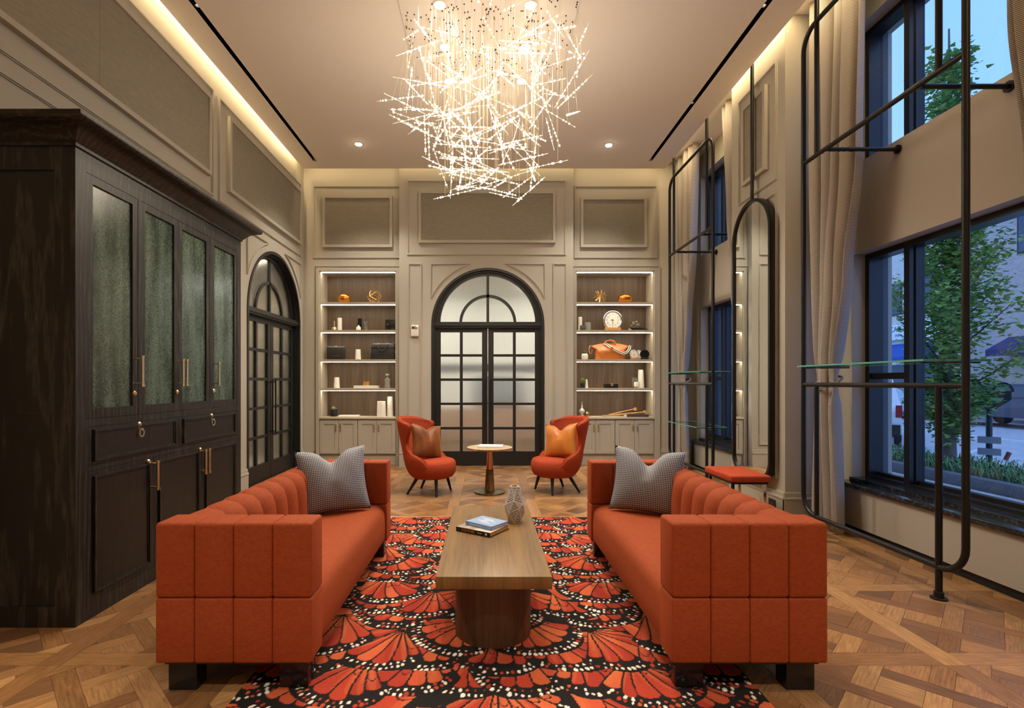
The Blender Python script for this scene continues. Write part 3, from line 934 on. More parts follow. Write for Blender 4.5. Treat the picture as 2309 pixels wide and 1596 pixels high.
shelf_unit(NL, 'holding the black briefcase and clutch')
shelf_unit(NR, 'holding the tan holdall and big clock')

# ================================================================== BLACK DISPLAY CABINET
CXF, CY0, CY1 = -2.267, 2.818, 4.723          # front plane, near end, far end
CZB, CZT = 2.66, 2.79
cab = thing('display_cabinet', 'tall black cerused oak cabinet with green glass doors against the wall', 'cabinet', ((CXF + XL) / 2, (CY0 + CY1) / 2, 0))
LX = (CXF - XL) / 2; LY = (CY1 - CY0) / 2
oy = (CY0 + CY1) / 2
def Pc(s, z, d): return (LX + d, s - oy, z)      # on the front face, s = world Y
MB().box(-LX, LX - 0.03, -LY + 0.012, LY - 0.012, 0.03, CZB).build('carcass', M['cabinet_panel'], cab)
ff = MB()
for s0, s1, z0, z1 in ((CY0, 2.897, 0.0, CZB), (4.655, CY1, 0.0, CZB), (2.897, 4.655, 2.55, CZB), (2.897, 4.655, 1.10, 1.145), (2.897, 4.655, 0.845, 0.875), (2.897, 4.655, 0.0, 0.095)):
    ff.prism(rect(s0, s1, z0, z1), Pc, -0.035, 0.0)
ff.prism(rect(3.328, 3.352, 1.145, 2.55), Pc, -0.035, 0.0); ff.prism(rect(4.193, 4.217, 1.145, 2.55), Pc, -0.035, 0.0)
ff.build('face_frame', M['cabinet'], cab)
# end panels
for s in (-1, 1):
    y0, y1 = (-LY, -LY + 0.02) if s < 0 else (LY - 0.02, LY)
    e = MB()
    for a0, a1, z0, z1 in ((-LX, -LX + 0.09, 0, CZB), (LX - 0.115, LX - 0.0355, 0, CZB), (-LX + 0.09, LX - 0.115, 2.53, CZB), (-LX + 0.09, LX - 0.115, 0, 0.115)):
        e.box(a0, a1, y0, y1, z0, z1 if z1 == CZB or z1 < 1 else z1)
    ep = e.build('end_frame', M['cabinet'], cab)
    for z0, z1 in ((0.115, 1.168), (1.170, 2.53)):
        yy = (y0 + 0.010, y1) if s < 0 else (y0, y1 - 0.010)
        MB().box(-LX + 0.09, LX - 0.115, yy[0], yy[1], z0, z1).build('end_panel', M['cabinet'], ep)
# cornice: stepped cove swept round three sides
prof = [(0.0, 0.0), (0.012, 0.0), (0.012, 0.018), (0.022, 0.024), (0.034, 0.040), (0.058, 0.066), (0.092, 0.086), (0.118, 0.094), (0.132, 0.100), (0.140, 0.112), (0.140, 0.132), (0.0, 0.132)]
co = MB(); vs_ = []; 
for e, z in prof:
    vs_ += [(-LX, -LY - e, CZB + z), (LX + e, -LY - e, CZB + z), (LX + e, LY + e, CZB + z), (-LX, LY + e, CZB + z)]
fs_ = []
for i in range(len(prof) - 1):
    for k in range(3):
        fs_.append((i * 4 + k, i * 4 + k + 1, (i + 1) * 4 + k + 1, (i + 1) * 4 + k))
co.add(vs_, fs_); co.box(-LX, LX, -LY, LY, CZB, CZB + 0.132)
co.build('cornice', M['cabinet'], cab, smooth=35)
M['handle_brass'] = M['brass']
def pull(parent, s, z0, z1, off=0.05):
    m = MB()
    m.tube([Pc(s, z0, off), Pc(s, z1, off)], 0.0085, 10)
    for z in (z0 + 0.012, z1 - 0.012): m.tube([Pc(s, z, off - 0.052), Pc(s, z, off)], 0.0055, 8)
    for z in (z0, z1): m.tube([Pc(s, z - 0.008, off), Pc(s, z + 0.008, off)], 0.0115, 10)
    return m.build('handle', M['brass'], parent, smooth=40)
def lock(parent, s, z):
    m = MB(); m.tube([Pc(s, z, -0.001), Pc(s, z, 0.006), Pc(s, z, 0.014)], [0.017, 0.017, 0.009], 14)
    return m.build('lock', M['brass'], parent, smooth=40)
# glazed doors
for k, (s0, s1, hs) in enumerate(((2.899, 3.327, 3.30), (3.353, 3.764, 3.742), (3.767, 4.192, 3.790), (4.218, 4.653, 4.245))):
    d = MB(); z0, z1 = 1.147, 2.548; b = 0.048
    d.prism(rect(s0, s0 + b, z0, z1), Pc, -0.03, -0.002); d.prism(rect(s1 - b, s1, z0, z1), Pc, -0.03, -0.002)
    d.prism(rect(s0 + b, s1 - b, z0, z0 + b + 0.01), Pc, -0.03, -0.002); d.prism(rect(s0 + b, s1 - b, z1 - b, z1), Pc, -0.03, -0.002)
    do = d.build('glazed_door', M['cabinet'], cab)
    MB().prism(rect(s0 + b - 0.004, s1 - b + 0.004, z0 + b, z1 - b + 0.004), Pc, -0.022, -0.014).build('glass_pane', M['antique'], do)
    pull(do, hs, 1.335, 1.52)
    if k != 2: lock(do, hs - (0.0 if k else 0.012), 1.285)
def raised(parent, s0, s1, z0, z1):
    m = MB()
    m.ribbon(rect(s0, s1, z0, z1), 0.022, Pc, -0.004, 0.006, True)
    m.ribbon(rect(s0 - 0.004, s1 + 0.004, z0 - 0.004, z1 + 0.004), 0.010, Pc, 0.004, 0.013, True)
    return m.build('moulding', M['cabinet'], parent)
for s0, s1 in ((2.899, 3.769), (3.772, 4.653)):
    dr = MB().prism(rect(s0, s1, 0.877, 1.098), Pc, -0.03, -0.001).build('drawer', M['cabinet'], cab)
    MB().prism(rect(s0 + 0.06, s1 - 0.06, 0.915, 1.065), Pc, -0.006, 0.001).build('drawer_panel', M['cabinet_panel'], dr)
    raised(dr, s0 + 0.055, s1 - 0.055, 0.908, 1.072)
    sm_ = (s0 + s1) / 2
    lock(dr, sm_, 1.082)
    rg = MB()
    rg.tube([Pc(sm_ + 0.012 * math.cos(t), 1.025 + 0.024 * math.sin(t), 0.02 + 0.006 * math.cos(t)) for t in [2 * PI * k / 16 for k in range(16)]], 0.0035, 6, closed=True)
    rg.tube([Pc(sm_, 1.05, 0.0), Pc(sm_, 1.05, 0.025)], 0.007, 8)
    rg.build('key_pull', M['silver'], dr, smooth=40)
for k, (s0, s1, hs) in enumerate(((2.899, 3.484, 3.455), (3.487, 4.069, 4.045), (4.072, 4.653, 4.098))):
    dr = MB().prism(rect(s0, s1, 0.097, 0.843), Pc, -0.03, -0.001).build('lower_door', M['cabinet'], cab)
    MB().prism(rect(s0 + 0.06, s1 - 0.06, 0.15, 0.80), Pc, -0.006, 0.001).build('door_panel', M['cabinet_panel'], dr)
    raised(dr, s0 + 0.057, s1 - 0.057, 0.147, 0.803)
    pull(dr, hs, 0.635, 0.82)
    if k != 2: lock(dr, hs - 0.03 if k == 0 else hs, 0.835 - 0.012)

# ================================================================== SOFAS
def make_sofa(label):
    t = thing('sofa', label, 'sofa', (0, 0, 0))
    hx, hy, at = 0.337, 0.925, 0.16
    zb, zs, ztp = 0.135, 0.418, 0.738
    n = 4; cw = 2 * hx / n
    for s in (-1, 1):
        y0, y1 = sorted((s * hy, s * (hy - at)))
        for k in range(n):
            xa = -hx + k * cw
            m = MB().rbox(xa, xa + cw, y0, y1, zs, ztp, 0.013, 3)
            for i, p in enumerate(m.v):       # crowned arm top
                if p[2] > ztp - 0.03:
                    u = (p[1] - (y0 + y1) / 2) / (at / 2)
                    m.v[i] = (p[0], p[1], p[2] + 0.012 * (1 - u * u))
            m.build('arm_channel', M['velvet'], t, smooth=60)
            MB().rbox(xa, xa + cw, y0, y1, zb, zs - 0.001, 0.011, 3).build('base_channel', M['velvet'], t, smooth=60)
    nb = 9; bw = 2 * (hy - at) / nb
    for k in range(nb):
        ya = -(hy - at) + k * bw
        # padded channel: vertical loop with rounded top
        def loop(u, v):
            # u across the channel 0..1, v round the profile 0..1
            pr = PROFB[int(round(v * (len(PROFB) - 1)))]
            bul = 0.024 * (1 - abs(2 * u - 1) ** 2.6)
            return (pr[0] + pr[2] * bul, ya + u * bw, pr[1] + pr[3] * bul)
        PROFB = [(-hx + 0.012, zb, -1, 0), (-hx + 0.012, 0.40, -1, 0), (-hx + 0.014, ztp - 0.07, -1, 0), (-hx + 0.03, ztp - 0.035, -0.7, 0.7), (-hx + 0.07, ztp - 0.022, 0, 1),
                 (-hx + 0.12, ztp - 0.03, 0.5, 0.85), (-hx + 0.155, ztp - 0.06, 0.85, 0.5), (-hx + 0.172, ztp - 0.11, 1, 0.1), (-hx + 0.18, 0.55, 1, 0), (-hx + 0.185, zs - 0.04, 1, 0)]
        m = MB().grid(10, len(PROFB) - 1, loop, uv=False)
        m.build('back_channel', M['velvet'], t, smooth=179)
    m = MB()
    # seat: one long upholstered block with a soft front edge
    def seatf(u, v):
        y = -(hy - at) + 0.002 + u * (2 * (hy - at) - 0.004)
        pr = SP[int(round(v * (len(SP) - 1)))]
        sag = -0.006 * math.sin(PI * u) if pr[1] > 0.35 else 0
        return (pr[0], y, pr[1] + sag)
    SP = [(-0.20, zb + 0.002), (-0.20, zs - 0.012), (-0.10, zs - 0.004), (0.10, zs), (0.20, zs + 0.002), (0.258, zs - 0.006), (0.292, zs - 0.024), (0.314, zs - 0.052), (0.322, zs - 0.09), (0.325, 0.25), (0.322, zb + 0.02), (0.31, zb + 0.002)]
    m.grid(14, len(SP) - 1, seatf, uv=False)
    for yy in (-(hy - at) + 0.002, (hy - at) - 0.002):
        m.add([(p[0], yy, p[1]) for p in SP], [tuple(range(len(SP)))])
    m.build('seat', M['velvet'], t, smooth=50)
    MB().box(-hx + 0.03, hx - 0.04, -hy + 0.02, hy - 0.02, zb - 0.012, zb + 0.01).build('underside', M['black'], t)
    for sx in (-1, 1):
        for sy in (-1, 1):
            x0, x1 = sorted((sx * (hx - 0.03), sx * (hx - 0.155)))
            y0, y1 = sorted((sy * (hy - 0.045), sy * (hy - 0.13)))
            MB().rbox(x0, x1, y0, y1, 0.0058 if sx > 0 else -0.0058, zb - 0.005, 0.004).build('leg', M['blackgloss'], t, smooth=40)
    return t
sofa = make_sofa('orange velvet channel-tufted sofa in front of the black cabinet')
sofa.location = (-1.09, 3.125, 0.006)
sofa2 = copy_tree(sofa)
sofa2['label'] = 'orange velvet channel-tufted sofa with its back to the windows'
sofa2.location = (1.142, 3.125, 0.006); sofa2.rotation_euler = (0, 0, PI)

# ---- cushions
def pillow_mesh(w, h, t, chop=0.11, n=22):
    m = MB()
    def pt(u, v, s):
        a, b = 2 * u - 1, 2 * v - 1
        th = t / 2 * max(0.0, (1 - abs(a) ** 2.3)) ** 0.55 * max(0.0, (1 - abs(b) ** 2.3)) ** 0.55
        x = a * w / 2 * (1 - 0.09 * (1 - b * b))
        z = b * h / 2 * (1 - 0.08 * (1 - a * a))
        z -= chop * math.exp(-(a / 0.30) ** 2) * max(0.0, (b + 0.35) / 1.35) ** 1.6
        th *= 1 - 0.42 * math.exp(-(a / 0.16) ** 2) * max(0.0, b) ** 0.7
        th += 0.004 * math.sin(9 * a + 3 * b) * (1 - a * a) * (1 - b * b)
        return (x, s * th, z)
    m.grid(n, n, lambda u, v: pt(u, v, -1)); m.grid(n, n, lambda u, v: pt(u, v, 1))
    return m
def cushion(label, group, w, h, t, material, loc, rz, lean, chop=0.10, roll=0.0):
    root = thing('throw_pillow', label, 'pillow', loc)
    root.rotation_euler = Matrix.Rotation(rz, 3, 'Z').to_4x4().to_euler()
    o = pillow_mesh(w, h, t, chop).build('cover', material, root, smooth=179)
    o.rotation_euler = (-lean, roll, 0)
    o.location = (0, 0, h / 2 * math.cos(lean) * 0.985)
    me = o.data
    bm = bmesh.new(); bm.from_mesh(me); bmesh.ops.remove_doubles(bm, verts=bm.verts, dist=0.0004); bmesh.ops.recalc_face_normals(bm, faces=bm.faces); bm.to_mesh(me); bm.free()
    return root
cushion('navy and white check cushion on the sofa in front of the black cabinet', None, 0.50, 0.47, 0.17, M['check'], (-1.105, 3.69, 0.425), math.radians(24), math.radians(18), 0.085, math.radians(-3))
cushion('navy and white check cushion on the sofa backing the windows', None, 0.50, 0.47, 0.17, M['check'], (1.165, 3.68, 0.425), math.radians(-24), math.radians(18), 0.11, math.radians(3))

# ================================================================== RUG (butterfly-wing print)
RUX0, RUX1, RUY0, RUY1 = -1.075, 1.195, 1.60, 5.09
def rug_colours(nx, ny):
    xs = np.linspace(RUX0, RUX1, nx); ys = np.linspace(RUY0, RUY1, ny)
    X, Y = np.meshgrid(xs, ys)
    BLACK = np.array([0.016, 0.014, 0.014]); WHITE = np.array([0.80, 0.72, 0.62])
    REDS = [np.array(c) for c in ((0.40, 0.050, 0.026), (0.46, 0.078, 0.034), (0.52, 0.110, 0.044), (0.34, 0.040, 0.024))]
    HOT = np.array([0.58, 0.155, 0.056])
    col = np.zeros((ny, nx, 3)); col[:] = BLACK
    rg = np.random.RandomState(5)
    mid = 0.06
    kx = (nx - 1) / (RUX1 - RUX0); ky = (ny - 1) / (RUY1 - RUY0)
    def window(cx, cy_, R):
        i0 = max(0, int((cx - R - RUX0) * kx)); i1 = min(nx, int((cx + R - RUX0) * kx) + 2)
        j0 = max(0, int((cy_ - R - RUY0) * ky)); j1 = min(ny, int((cy_ + R - RUY0) * ky) + 2)
        return (i0, i1, j0, j1) if i0 < i1 and j0 < j1 else None
    def dot(fx, fy, ra, rb, rot, colr, full):
        wd = window(fx, fy, max(ra, rb))
        if wd is None: return
        i0, i1, j0, j1 = wd
        dx = X[j0:j1, i0:i1] - fx; dy = Y[j0:j1, i0:i1] - fy
        c, s = math.cos(rot), math.sin(rot)
        sel = (((dx * c + dy * s) / ra) ** 2 + ((-dx * s + dy * c) / rb) ** 2 < 1) & full[j0:j1, i0:i1]
        col[j0:j1, i0:i1][sel] = colr
    def wing(cx, cy_, ang, R, half, seed, npet, band=0.20):
        """one wing: long cells fanning from the root, then a dark margin with spots"""
        r_ = np.random.RandomState(seed)
        wd = window(cx, cy_, R)
        if wd is None: return
        i0, i1, j0, j1 = wd
        dx = X[j0:j1, i0:i1] - cx; dy = Y[j0:j1, i0:i1] - cy_
        ca, sa = math.cos(ang), math.sin(ang)
        lx = dx * ca + dy * sa; ly = -dx * sa + dy * ca
        r = np.hypot(lx, ly); th = np.arctan2(ly, lx) + 0.12 * np.sin(r / R * 3.0) * (1 if seed % 2 else -1)
        w = th / half
        Redge = R * (1 - 0.22 * w * w + 0.03 * np.cos(th * 6 + seed))
        inside = (np.abs(w) < 1) & (r < Redge)
        full = np.zeros((ny, nx), bool); full[j0:j1, i0:i1] = inside
        sub = col[j0:j1, i0:i1]
        sub[inside] = BLACK
        b = np.linspace(-0.98, 0.98, npet + 1)
        b[1:-1] += (r_.rand(npet - 1) - 0.5) * 0.7 / npet
        for k in range(npet):
            c = (b[k] + b[k + 1]) / 2; hw = (b[k + 1] - b[k]) / 2
            a = (w - c) / hw
            gap = 0.0046 / np.maximum(r * half * hw, 1e-4)
            L = R * (1 - band - 0.20 * c * c + 0.06 * (r_.rand() - 0.5))
            tip = L * (1 - 0.10 * np.abs(a) ** 3.5)
            sel = inside & (np.abs(a) < 1 - gap) & (r < tip) & (r > 0.03 * R)
            if r_.rand() < 0.5:
                sp = R * (0.30 + 0.22 * r_.rand())
                sel &= np.abs(r - sp * (1 + 0.15 * np.cos(a * 2.0))) > 0.0042
            base = REDS[r_.randint(4)] * (0.9 + 0.2 * r_.rand())
            f = np.clip(1.2 - r / (0.60 * R) + 0.35 * np.sin(2.5 * a + seed + k), 0, 1)
            f = (np.floor(f * 3) / 3 * 0.8)[..., None]
            cc = base * (1 - f) + HOT * f
            sub[sel] = cc[sel]
        rows = ((1 - band * 0.68, 0.036, 0.0072), (1 - band * 0.28, 0.029, 0.0092))
        for q, (rr, sp, rad) in enumerate(rows):
            n = max(3, int(2 * half * R * rr / sp))
            for k in range(n):
                if r_.rand() < 0.16: continue
                t = (-0.95 + 1.9 * (k + 0.5) / n + 0.5 * (r_.rand() - 0.5) / n) * half
                ww = t / half
                ra = R * rr * (1 - 0.22 * ww * ww) + 0.008 * (r_.rand() - 0.5)
                cl = WHITE if r_.rand() < 0.68 else REDS[r_.randint(4)]
                e = rad * (0.65 + 0.7 * r_.rand())
                dot(cx + ra * math.cos(ang + t), cy_ + ra * math.sin(ang + t), e * 1.35, e * 0.85, ang + t, cl, full)
    def both(x, y, lean, R, half, seed, npet, band=0.20):
        for sg in (-1, 1):
            wing(mid + sg * x, y, -PI / 2 + sg * lean, R, half, seed, npet, band)
    rows = []
    y = 1.15; i = 0
    while y < 5.95:
        for j in range(6):
            x = 0.25 * j + (0.125 if i % 2 else 0.0)
            rows.append((y + 0.10 * (rg.rand() - 0.5), x, i, j))
        y += 0.20; i += 1
    for yy, x, i, j in rows:
        s = 100 + i * 11 + j
        k = rg.randint(5)
        fld = 0.35 + 0.75 * x + 0.5 * (rg.rand() - 0.5)
        if x < 0.05:
            wing(mid, yy, -PI / 2, 0.40 + 0.05 * rg.rand(), 1.05, s, 9, 0.20)
        elif k == 0: both(x, yy, fld + 0.45, 0.56, 0.60, s, 3, 0.15)
        elif k == 1: both(x, yy, fld - 1.1, 0.46, 0.75, s, 5, 0.20)
        elif k == 2: both(x, yy, fld, 0.43, 0.95, s, 7, 0.20)
        elif k == 3: both(x, yy, fld + 0.9, 0.50, 0.60, s, 4, 0.18)
        else: both(x, yy, fld - 0.35, 0.42, 0.85, s, 6, 0.19)
    col *= (0.94 + 0.12 * rg.rand(ny, nx, 1))
    return X, Y, col
def make_rug():
    nx, ny = 455, 699
    X, Y, col = rug_colours(nx, ny)
    me = bpy.data.meshes.new('pile')
    t = thing('rug', 'orange, black and white butterfly-wing rug under the coffee table', 'rug', ((RUX0 + RUX1) / 2, (RUY0 + RUY1) / 2, 0))
    co_ = np.zeros((ny, nx, 3)); co_[..., 0] = X - t.location.x; co_[..., 1] = Y - t.location.y
    lum = col.sum(axis=2); co_[..., 2] = 0.0105 + 0.001 * (lum > 0.2)
    idx = np.arange(nx * ny).reshape(ny, nx)
    q = np.stack([idx[:-1, :-1], idx[:-1, 1:], idx[1:, 1:], idx[1:, :-1]], axis=-1).reshape(-1, 4)
    me.vertices.add(nx * ny); me.vertices.foreach_set('co', co_.reshape(-1))
    me.loops.add(q.size); me.loops.foreach_set('vertex_index', q.reshape(-1).astype(np.int32))
    me.polygons.add(len(q)); me.polygons.foreach_set('loop_start', np.arange(0, q.size, 4, dtype=np.int32))
    me.update(calc_edges=True)
    ca_ = me.color_attributes.new('print', 'FLOAT_COLOR', 'POINT')
    rgba = np.ones((nx * ny, 4)); rgba[:, :3] = col.reshape(-1, 3)
    ca_.data.foreach_set('color', rgba.reshape(-1))
    m = bpy.data.materials.new('rug_pile'); m.use_nodes = True
    N = m.node_tree.nodes; L = m.node_tree.links; b = N['Principled BSDF']
    at = N.new('ShaderNodeVertexColor'); at.layer_name = 'print'
    L.new(at.outputs['Color'], b.inputs['Base Color'])
    b.inputs['Roughness'].default_value = 0.95; b.inputs['Specular IOR Level'].default_value = 0.1
    me.materials.append(m)
    link(bpy.data.objects.new('pile', me), t)
    hx, hy = (RUX1 - RUX0) / 2, (RUY1 - RUY0) / 2
    MB().box(-hx, hx, -hy, hy, 0.0005, 0.0095).build('backing', mat('rug_backing', (0.03, 0.025, 0.022), 0.95), t)
make_rug()

# ================================================================== COFFEE TABLE
ct = thing('coffee_table', 'low oak coffee table with rounded drum base on the rug', 'table', (0.04, 3.16, 0.0118))
tb = MB().rbox(-0.28, 0.28, -0.71, 0.71, 0.348, 0.41, 0.003).build('tabletop', M['table_wood'], ct, smooth=40)
def stad(r, l, n=16):
    return [(r * math.cos(t), -l - r * math.sin(t)) for t in [PI * k / n for k in range(n + 1)]] + [(-r * math.cos(t), l + r * math.sin(t)) for t in [PI * k / n for k in range(n + 1)]]
MB().prism(stad(0.205, 0.385), lambda a, b, d: (a, b, d), 0.0, 0.348).build('drum_base', M['table_base_wood'], ct, smooth=40)

def book(name, label, loc, rz, w, d, h, cover, page, spine, group=None):
    t = thing(name, label, 'book', loc, rz, group)
    MB().box(-w / 2 + 0.003, w / 2 - 0.003, -d / 2 + 0.001, d / 2 - 0.003, 0.0025, h - 0.0025).build('pages', page, t)
    MB().box(-w / 2, w / 2, -d / 2, d / 2, h - 0.0025, h).build('front_cover', cover, t)
    MB().box(-w / 2, w / 2, -d / 2, d / 2, 0, 0.0025).build('back_cover', spine, t)
    MB().box(-w / 2, w / 2, -d / 2 - 0.002, -d / 2 + 0.001, 0, h).build('spine', spine, t)
    return t
TT = 0.4222
b1 = book('couture_book', 'black hardback with orange title and ochre page edges, lowest on the coffee table', (-0.018, 3.23, TT), math.radians(-33.5), 0.254, 0.22, 0.027, M['cover_photo'], M['goldpage'], M['black'])
text_obj('title', 'COUTURE', 0.021, M['orange'], b1, (-0.035, -0.1125, 0.0135), (PI / 2, 0, 0))
MB().box(0.035, 0.047, -0.1126, -0.112, 0.012, 0.016).box(0.050, 0.066, -0.1126, -0.112, 0.011, 0.015).build('author_marks', M['whitepaper'], b1)
MB().cyl((0.098, -0.1126, 0.0135), (0.098, -0.112, 0.0135), 0.008, n=14).build('emblem', M['whitepaper'], b1)
MB().cyl((-0.108, -0.1126, 0.0135), (-0.108, -0.112, 0.0135), 0.006, n=4).build('crest', mat('dull_silver', (0.10, 0.09, 0.08), 0.5), b1)
b2 = book('blue_book', 'pale blue hardback lying on the black book on the coffee table', (0.008, 3.245, TT + 0.0275), math.radians(-40), 0.21, 0.165, 0.024, mat('pale_blue_cover', (0.30, 0.44, 0.72), 0.35), M['navy_page'], M['red_book'])
mk = MB()
for k, (x0, x1, y) in enumerate(((-0.055, 0.03, 0.035), (-0.03, 0.06, 0.012), (-0.06, 0.02, -0.012), (-0.02, 0.055, -0.034))):
    n = 5
    for i in range(n):
        a = x0 + (x1 - x0) * i / n; b_ = a + (x1 - x0) / n * 0.72
        mk.box(a, b_, y - 0.008 + 0.003 * (i % 2), y + 0.008 - 0.003 * ((i + 1) % 2), 0.024, 0.0244)
mk.build('cover_lettering', M['whitepaper'], b2)
MB().box(-0.07, 0.03, -0.0848, -0.0844, 0.010, 0.013).build('spine_lettering', M['whitepaper'], b2)
MB().cyl((0.09, -0.0848, 0.012), (0.09, -0.0844, 0.012), 0.003, n=8).build('spine_dot', M['whitepaper'], b2)

def faceted_vase():
    t = thing('faceted_vase', 'white faceted vase with black maze lines beside the books', 'vase', (0.195, 3.43, TT))
    n = 6; V = []
    rings = [(0.050, 0.0, 0.0), (0.070, 0.085, 0.5), (0.066, 0.135, 0.0), (0.031, 0.235, 0.5)]
    for r, z, off in rings:
        for k in range(n):
            a = 2 * PI * (k + off) / n + 0.4
            V.append(Vector((r * math.cos(a), r * math.sin(a), z + (0.016 * (-1) ** k if 0.05 < z < 0.2 else 0))))
    polys = []
    def tri_ring(i, j, offi):
        for k in range(n):
            k2 = (k + 1) % n
            if offi: polys.append((i * n + k, i * n + k2, j * n + k2)); polys.append((i * n + k, j * n + k2, j * n + k))
            else: polys.append((i * n + k, i * n + k2, j * n + k)); polys.append((i * n + k2, j * n + k2, j * n + k))
    tri_ring(0, 1, False); tri_ring(1, 2, True); tri_ring(2, 3, False)
    m = MB()
    for p in polys:
        c = sum((V[a] for a in p), Vector()) / 3
        for a, b_ in zip(p, p[1:] + p[:1]):
            m.add([V[a], V[b_], c], [(0, 1, 2)], [[(0, 0), (0, 0), (1, 0)]])
    sm = bpy.data.materials.new('maze_glaze'); sm.use_nodes = True
    N = sm.node_tree.nodes; L = sm.node_tree.links; b = N['Principled BSDF']
    uv = N.new('ShaderNodeUVMap'); sp = N.new('ShaderNodeSeparateXYZ'); L.new(uv.outputs[0], sp.inputs[0])
    mu = N.new('ShaderNodeMath'); mu.operation = 'MULTIPLY'; mu.inputs[1].default_value = 2.6
    fr = N.new('ShaderNodeMath'); fr.operation = 'FRACT'; gt = N.new('ShaderNodeMath'); gt.operation = 'GREATER_THAN'; gt.inputs[1].default_value = 0.62
    L.new(sp.outputs['X'], mu.inputs[0]); L.new(mu.outputs[0], fr.inputs[0]); L.new(fr.outputs[0], gt.inputs[0])
    mx = N.new('ShaderNodeMix'); mx.data_type = 'RGBA'; mx.inputs['A'].default_value = (0.80, 0.77, 0.70, 1); mx.inputs['B'].default_value = (0.02, 0.02, 0.025, 1)
    L.new(gt.outputs[0], mx.inputs['Factor']); L.new(mx.outputs['Result'], b.inputs['Base Color']); b.inputs['Roughness'].default_value = 0.35
    m.build('body', sm, t)
    rim = [V[3 * n + k] for k in range(n)]
    MB().tube([p for p in rim], 0.0035, 6, closed=True).build('rim', M['white'], t)
    MB().add([p * 0.9 + Vector((0, 0, 0.235 * 0.1 - 0.012)) for p in rim], [tuple(range(n))]).build('mouth', M['black'], t)
faceted_vase()

# ================================================================== WING CHAIRS
def make_chair(label):
    t = thing('wing_chair', label, 'armchair', (0, 0, 0))
    # seat: rounded drum, front towards +x
    pr = [(0.10, 0.195), (0.20, 0.195), (0.25, 0.215), (0.278, 0.26), (0.287, 0.32), (0.282, 0.375), (0.262, 0.408), (0.21, 0.426), (0.12, 0.432), (0.02, 0.432)]
    m = MB().lathe(pr, 36, (0.055, 0, 0), 1.0, 1.0)
    m.build('seat', M['velvet_red'], t, smooth=179)
    # shell: wraps the back, low arms, pinched waist, high wings
    keys = [  # z, radius, half-angle(deg), centre x, y-scale
        (0.185, 0.20, 150, 0.02, 1.0), (0.23, 0.245, 138, 0.015, 1.04), (0.30, 0.278, 124, 0.01, 1.07), (0.37, 0.292, 115, 0.0, 1.08),
        (0.425, 0.298, 110, -0.005, 1.08), (0.462, 0.300, 100, -0.01, 1.07), (0.488, 0.300, 84, -0.015, 1.05), (0.53, 0.300, 70, -0.025, 1.03), (0.60, 0.300, 65, -0.045, 1.0), (0.68, 0.302, 72, -0.06, 1.0),
        (0.76, 0.306, 85, -0.075, 1.02), (0.83, 0.310, 93, -0.085, 1.04), (0.885, 0.310, 91, -0.092, 1.04), (0.925, 0.306, 76, -0.097, 1.03)]
    nu, nv = 28, len(keys) - 1
    def shell(u, v, off):
        k = keys[int(round(v * nv))]
        a = PI + (2 * u - 1) * math.radians(k[2])
        r = k[1] + off
        # top edge droops towards the wing tips
        z = k[0] - (0.06 * abs(2 * u - 1) ** 3 if k[0] > 0.9 else (0.03 * abs(2 * u - 1) ** 3 if k[0] > 0.86 else 0))
        return (k[3] + r * math.cos(a), k[4] * r * math.sin(a), z)
    m = MB()
    vo = [shell(i / nu, j / nv, 0.0) for j in range(nv + 1) for i in range(nu + 1)]
    vi = [shell(i / nu, j / nv, -0.055) for j in range(nv + 1) for i in range(nu + 1)]
    n0 = len(vo); fs = []
    W = nu + 1
    for j in range(nv):
        for i in range(nu):
            a = j * W + i
            fs.append((a, a + 1, a + W + 1, a + W)); fs.append((n0 + a, n0 + a + W, n0 + a + W + 1, n0 + a + 1))
    for i in range(nu):
        fs.append((i, n0 + i, n0 + i + 1, i + 1)); a = nv * W + i; fs.append((a, a + 1, n0 + a + 1, n0 + a))
    for j in range(nv):
        a = j * W; fs.append((a, a + W, n0 + a + W, n0 + a)); a = j * W + nu; fs.append((a, n0 + a, n0 + a + W, a + W))
    m.add(vo + vi, fs)
    o = m.build('shell', M['velvet_red'], t, smooth=179)
    md = o.modifiers.new('soften', 'SUBSURF'); md.levels = 1; md.render_levels = 1
    # piping round the wing edge
    ed = [shell(0, j / nv, -0.02) for j in range(nv + 1)] + [shell(i / nu, 1, -0.02) for i in range(1, nu + 1)] + [shell(1, j / nv, -0.02) for j in range(nv - 1, -1, -1)]
    ed = [(p[0] * 1.0, p[1], p[2] + 0.0) for p in ed]
    MB().tube(ed, 0.006, 6).build('piping', M['velvet_red'], t, smooth=179)
    for sx, sy, fx, fy in ((0.17, 0.15, 0.205, 0.21), (0.17, -0.15, 0.205, -0.21), (-0.08, 0.12, -0.20, 0.185), (-0.08, -0.12, -0.20, -0.185)):
        MB().cyl((fx, fy, 0.0), (sx, sy, 0.22), 0.012, 0.024, 14).build('leg', M['black'], t, smooth=40)
    return t
ch = make_chair('red wing chair beside the shelves holding the black briefcase')
ch.location = (-0.70, 6.28, 0); ch.rotation_euler = (0, 0, math.radians(-20))
ch2 = copy_tree(ch); ch2['label'] = 'red wing chair beside the shelves holding the tan holdall'
ch2.location = (0.90, 6.37, 0); ch2.rotation_euler = (0, 0, math.radians(204))
cushion('dark copper satin cushion in the wing chair by the briefcase shelves', None, 0.46, 0.43, 0.15, M['satin_dark'], (-0.72, 6.235, 0.43), math.radians(42), math.radians(16), 0.05, math.radians(8))
cushion('bright copper satin cushion in the wing chair by the holdall shelves', None, 0.46, 0.43, 0.15, M['satin'], (0.93, 6.32, 0.43), math.radians(-36), math.radians(16), 0.07, math.radians(-6))

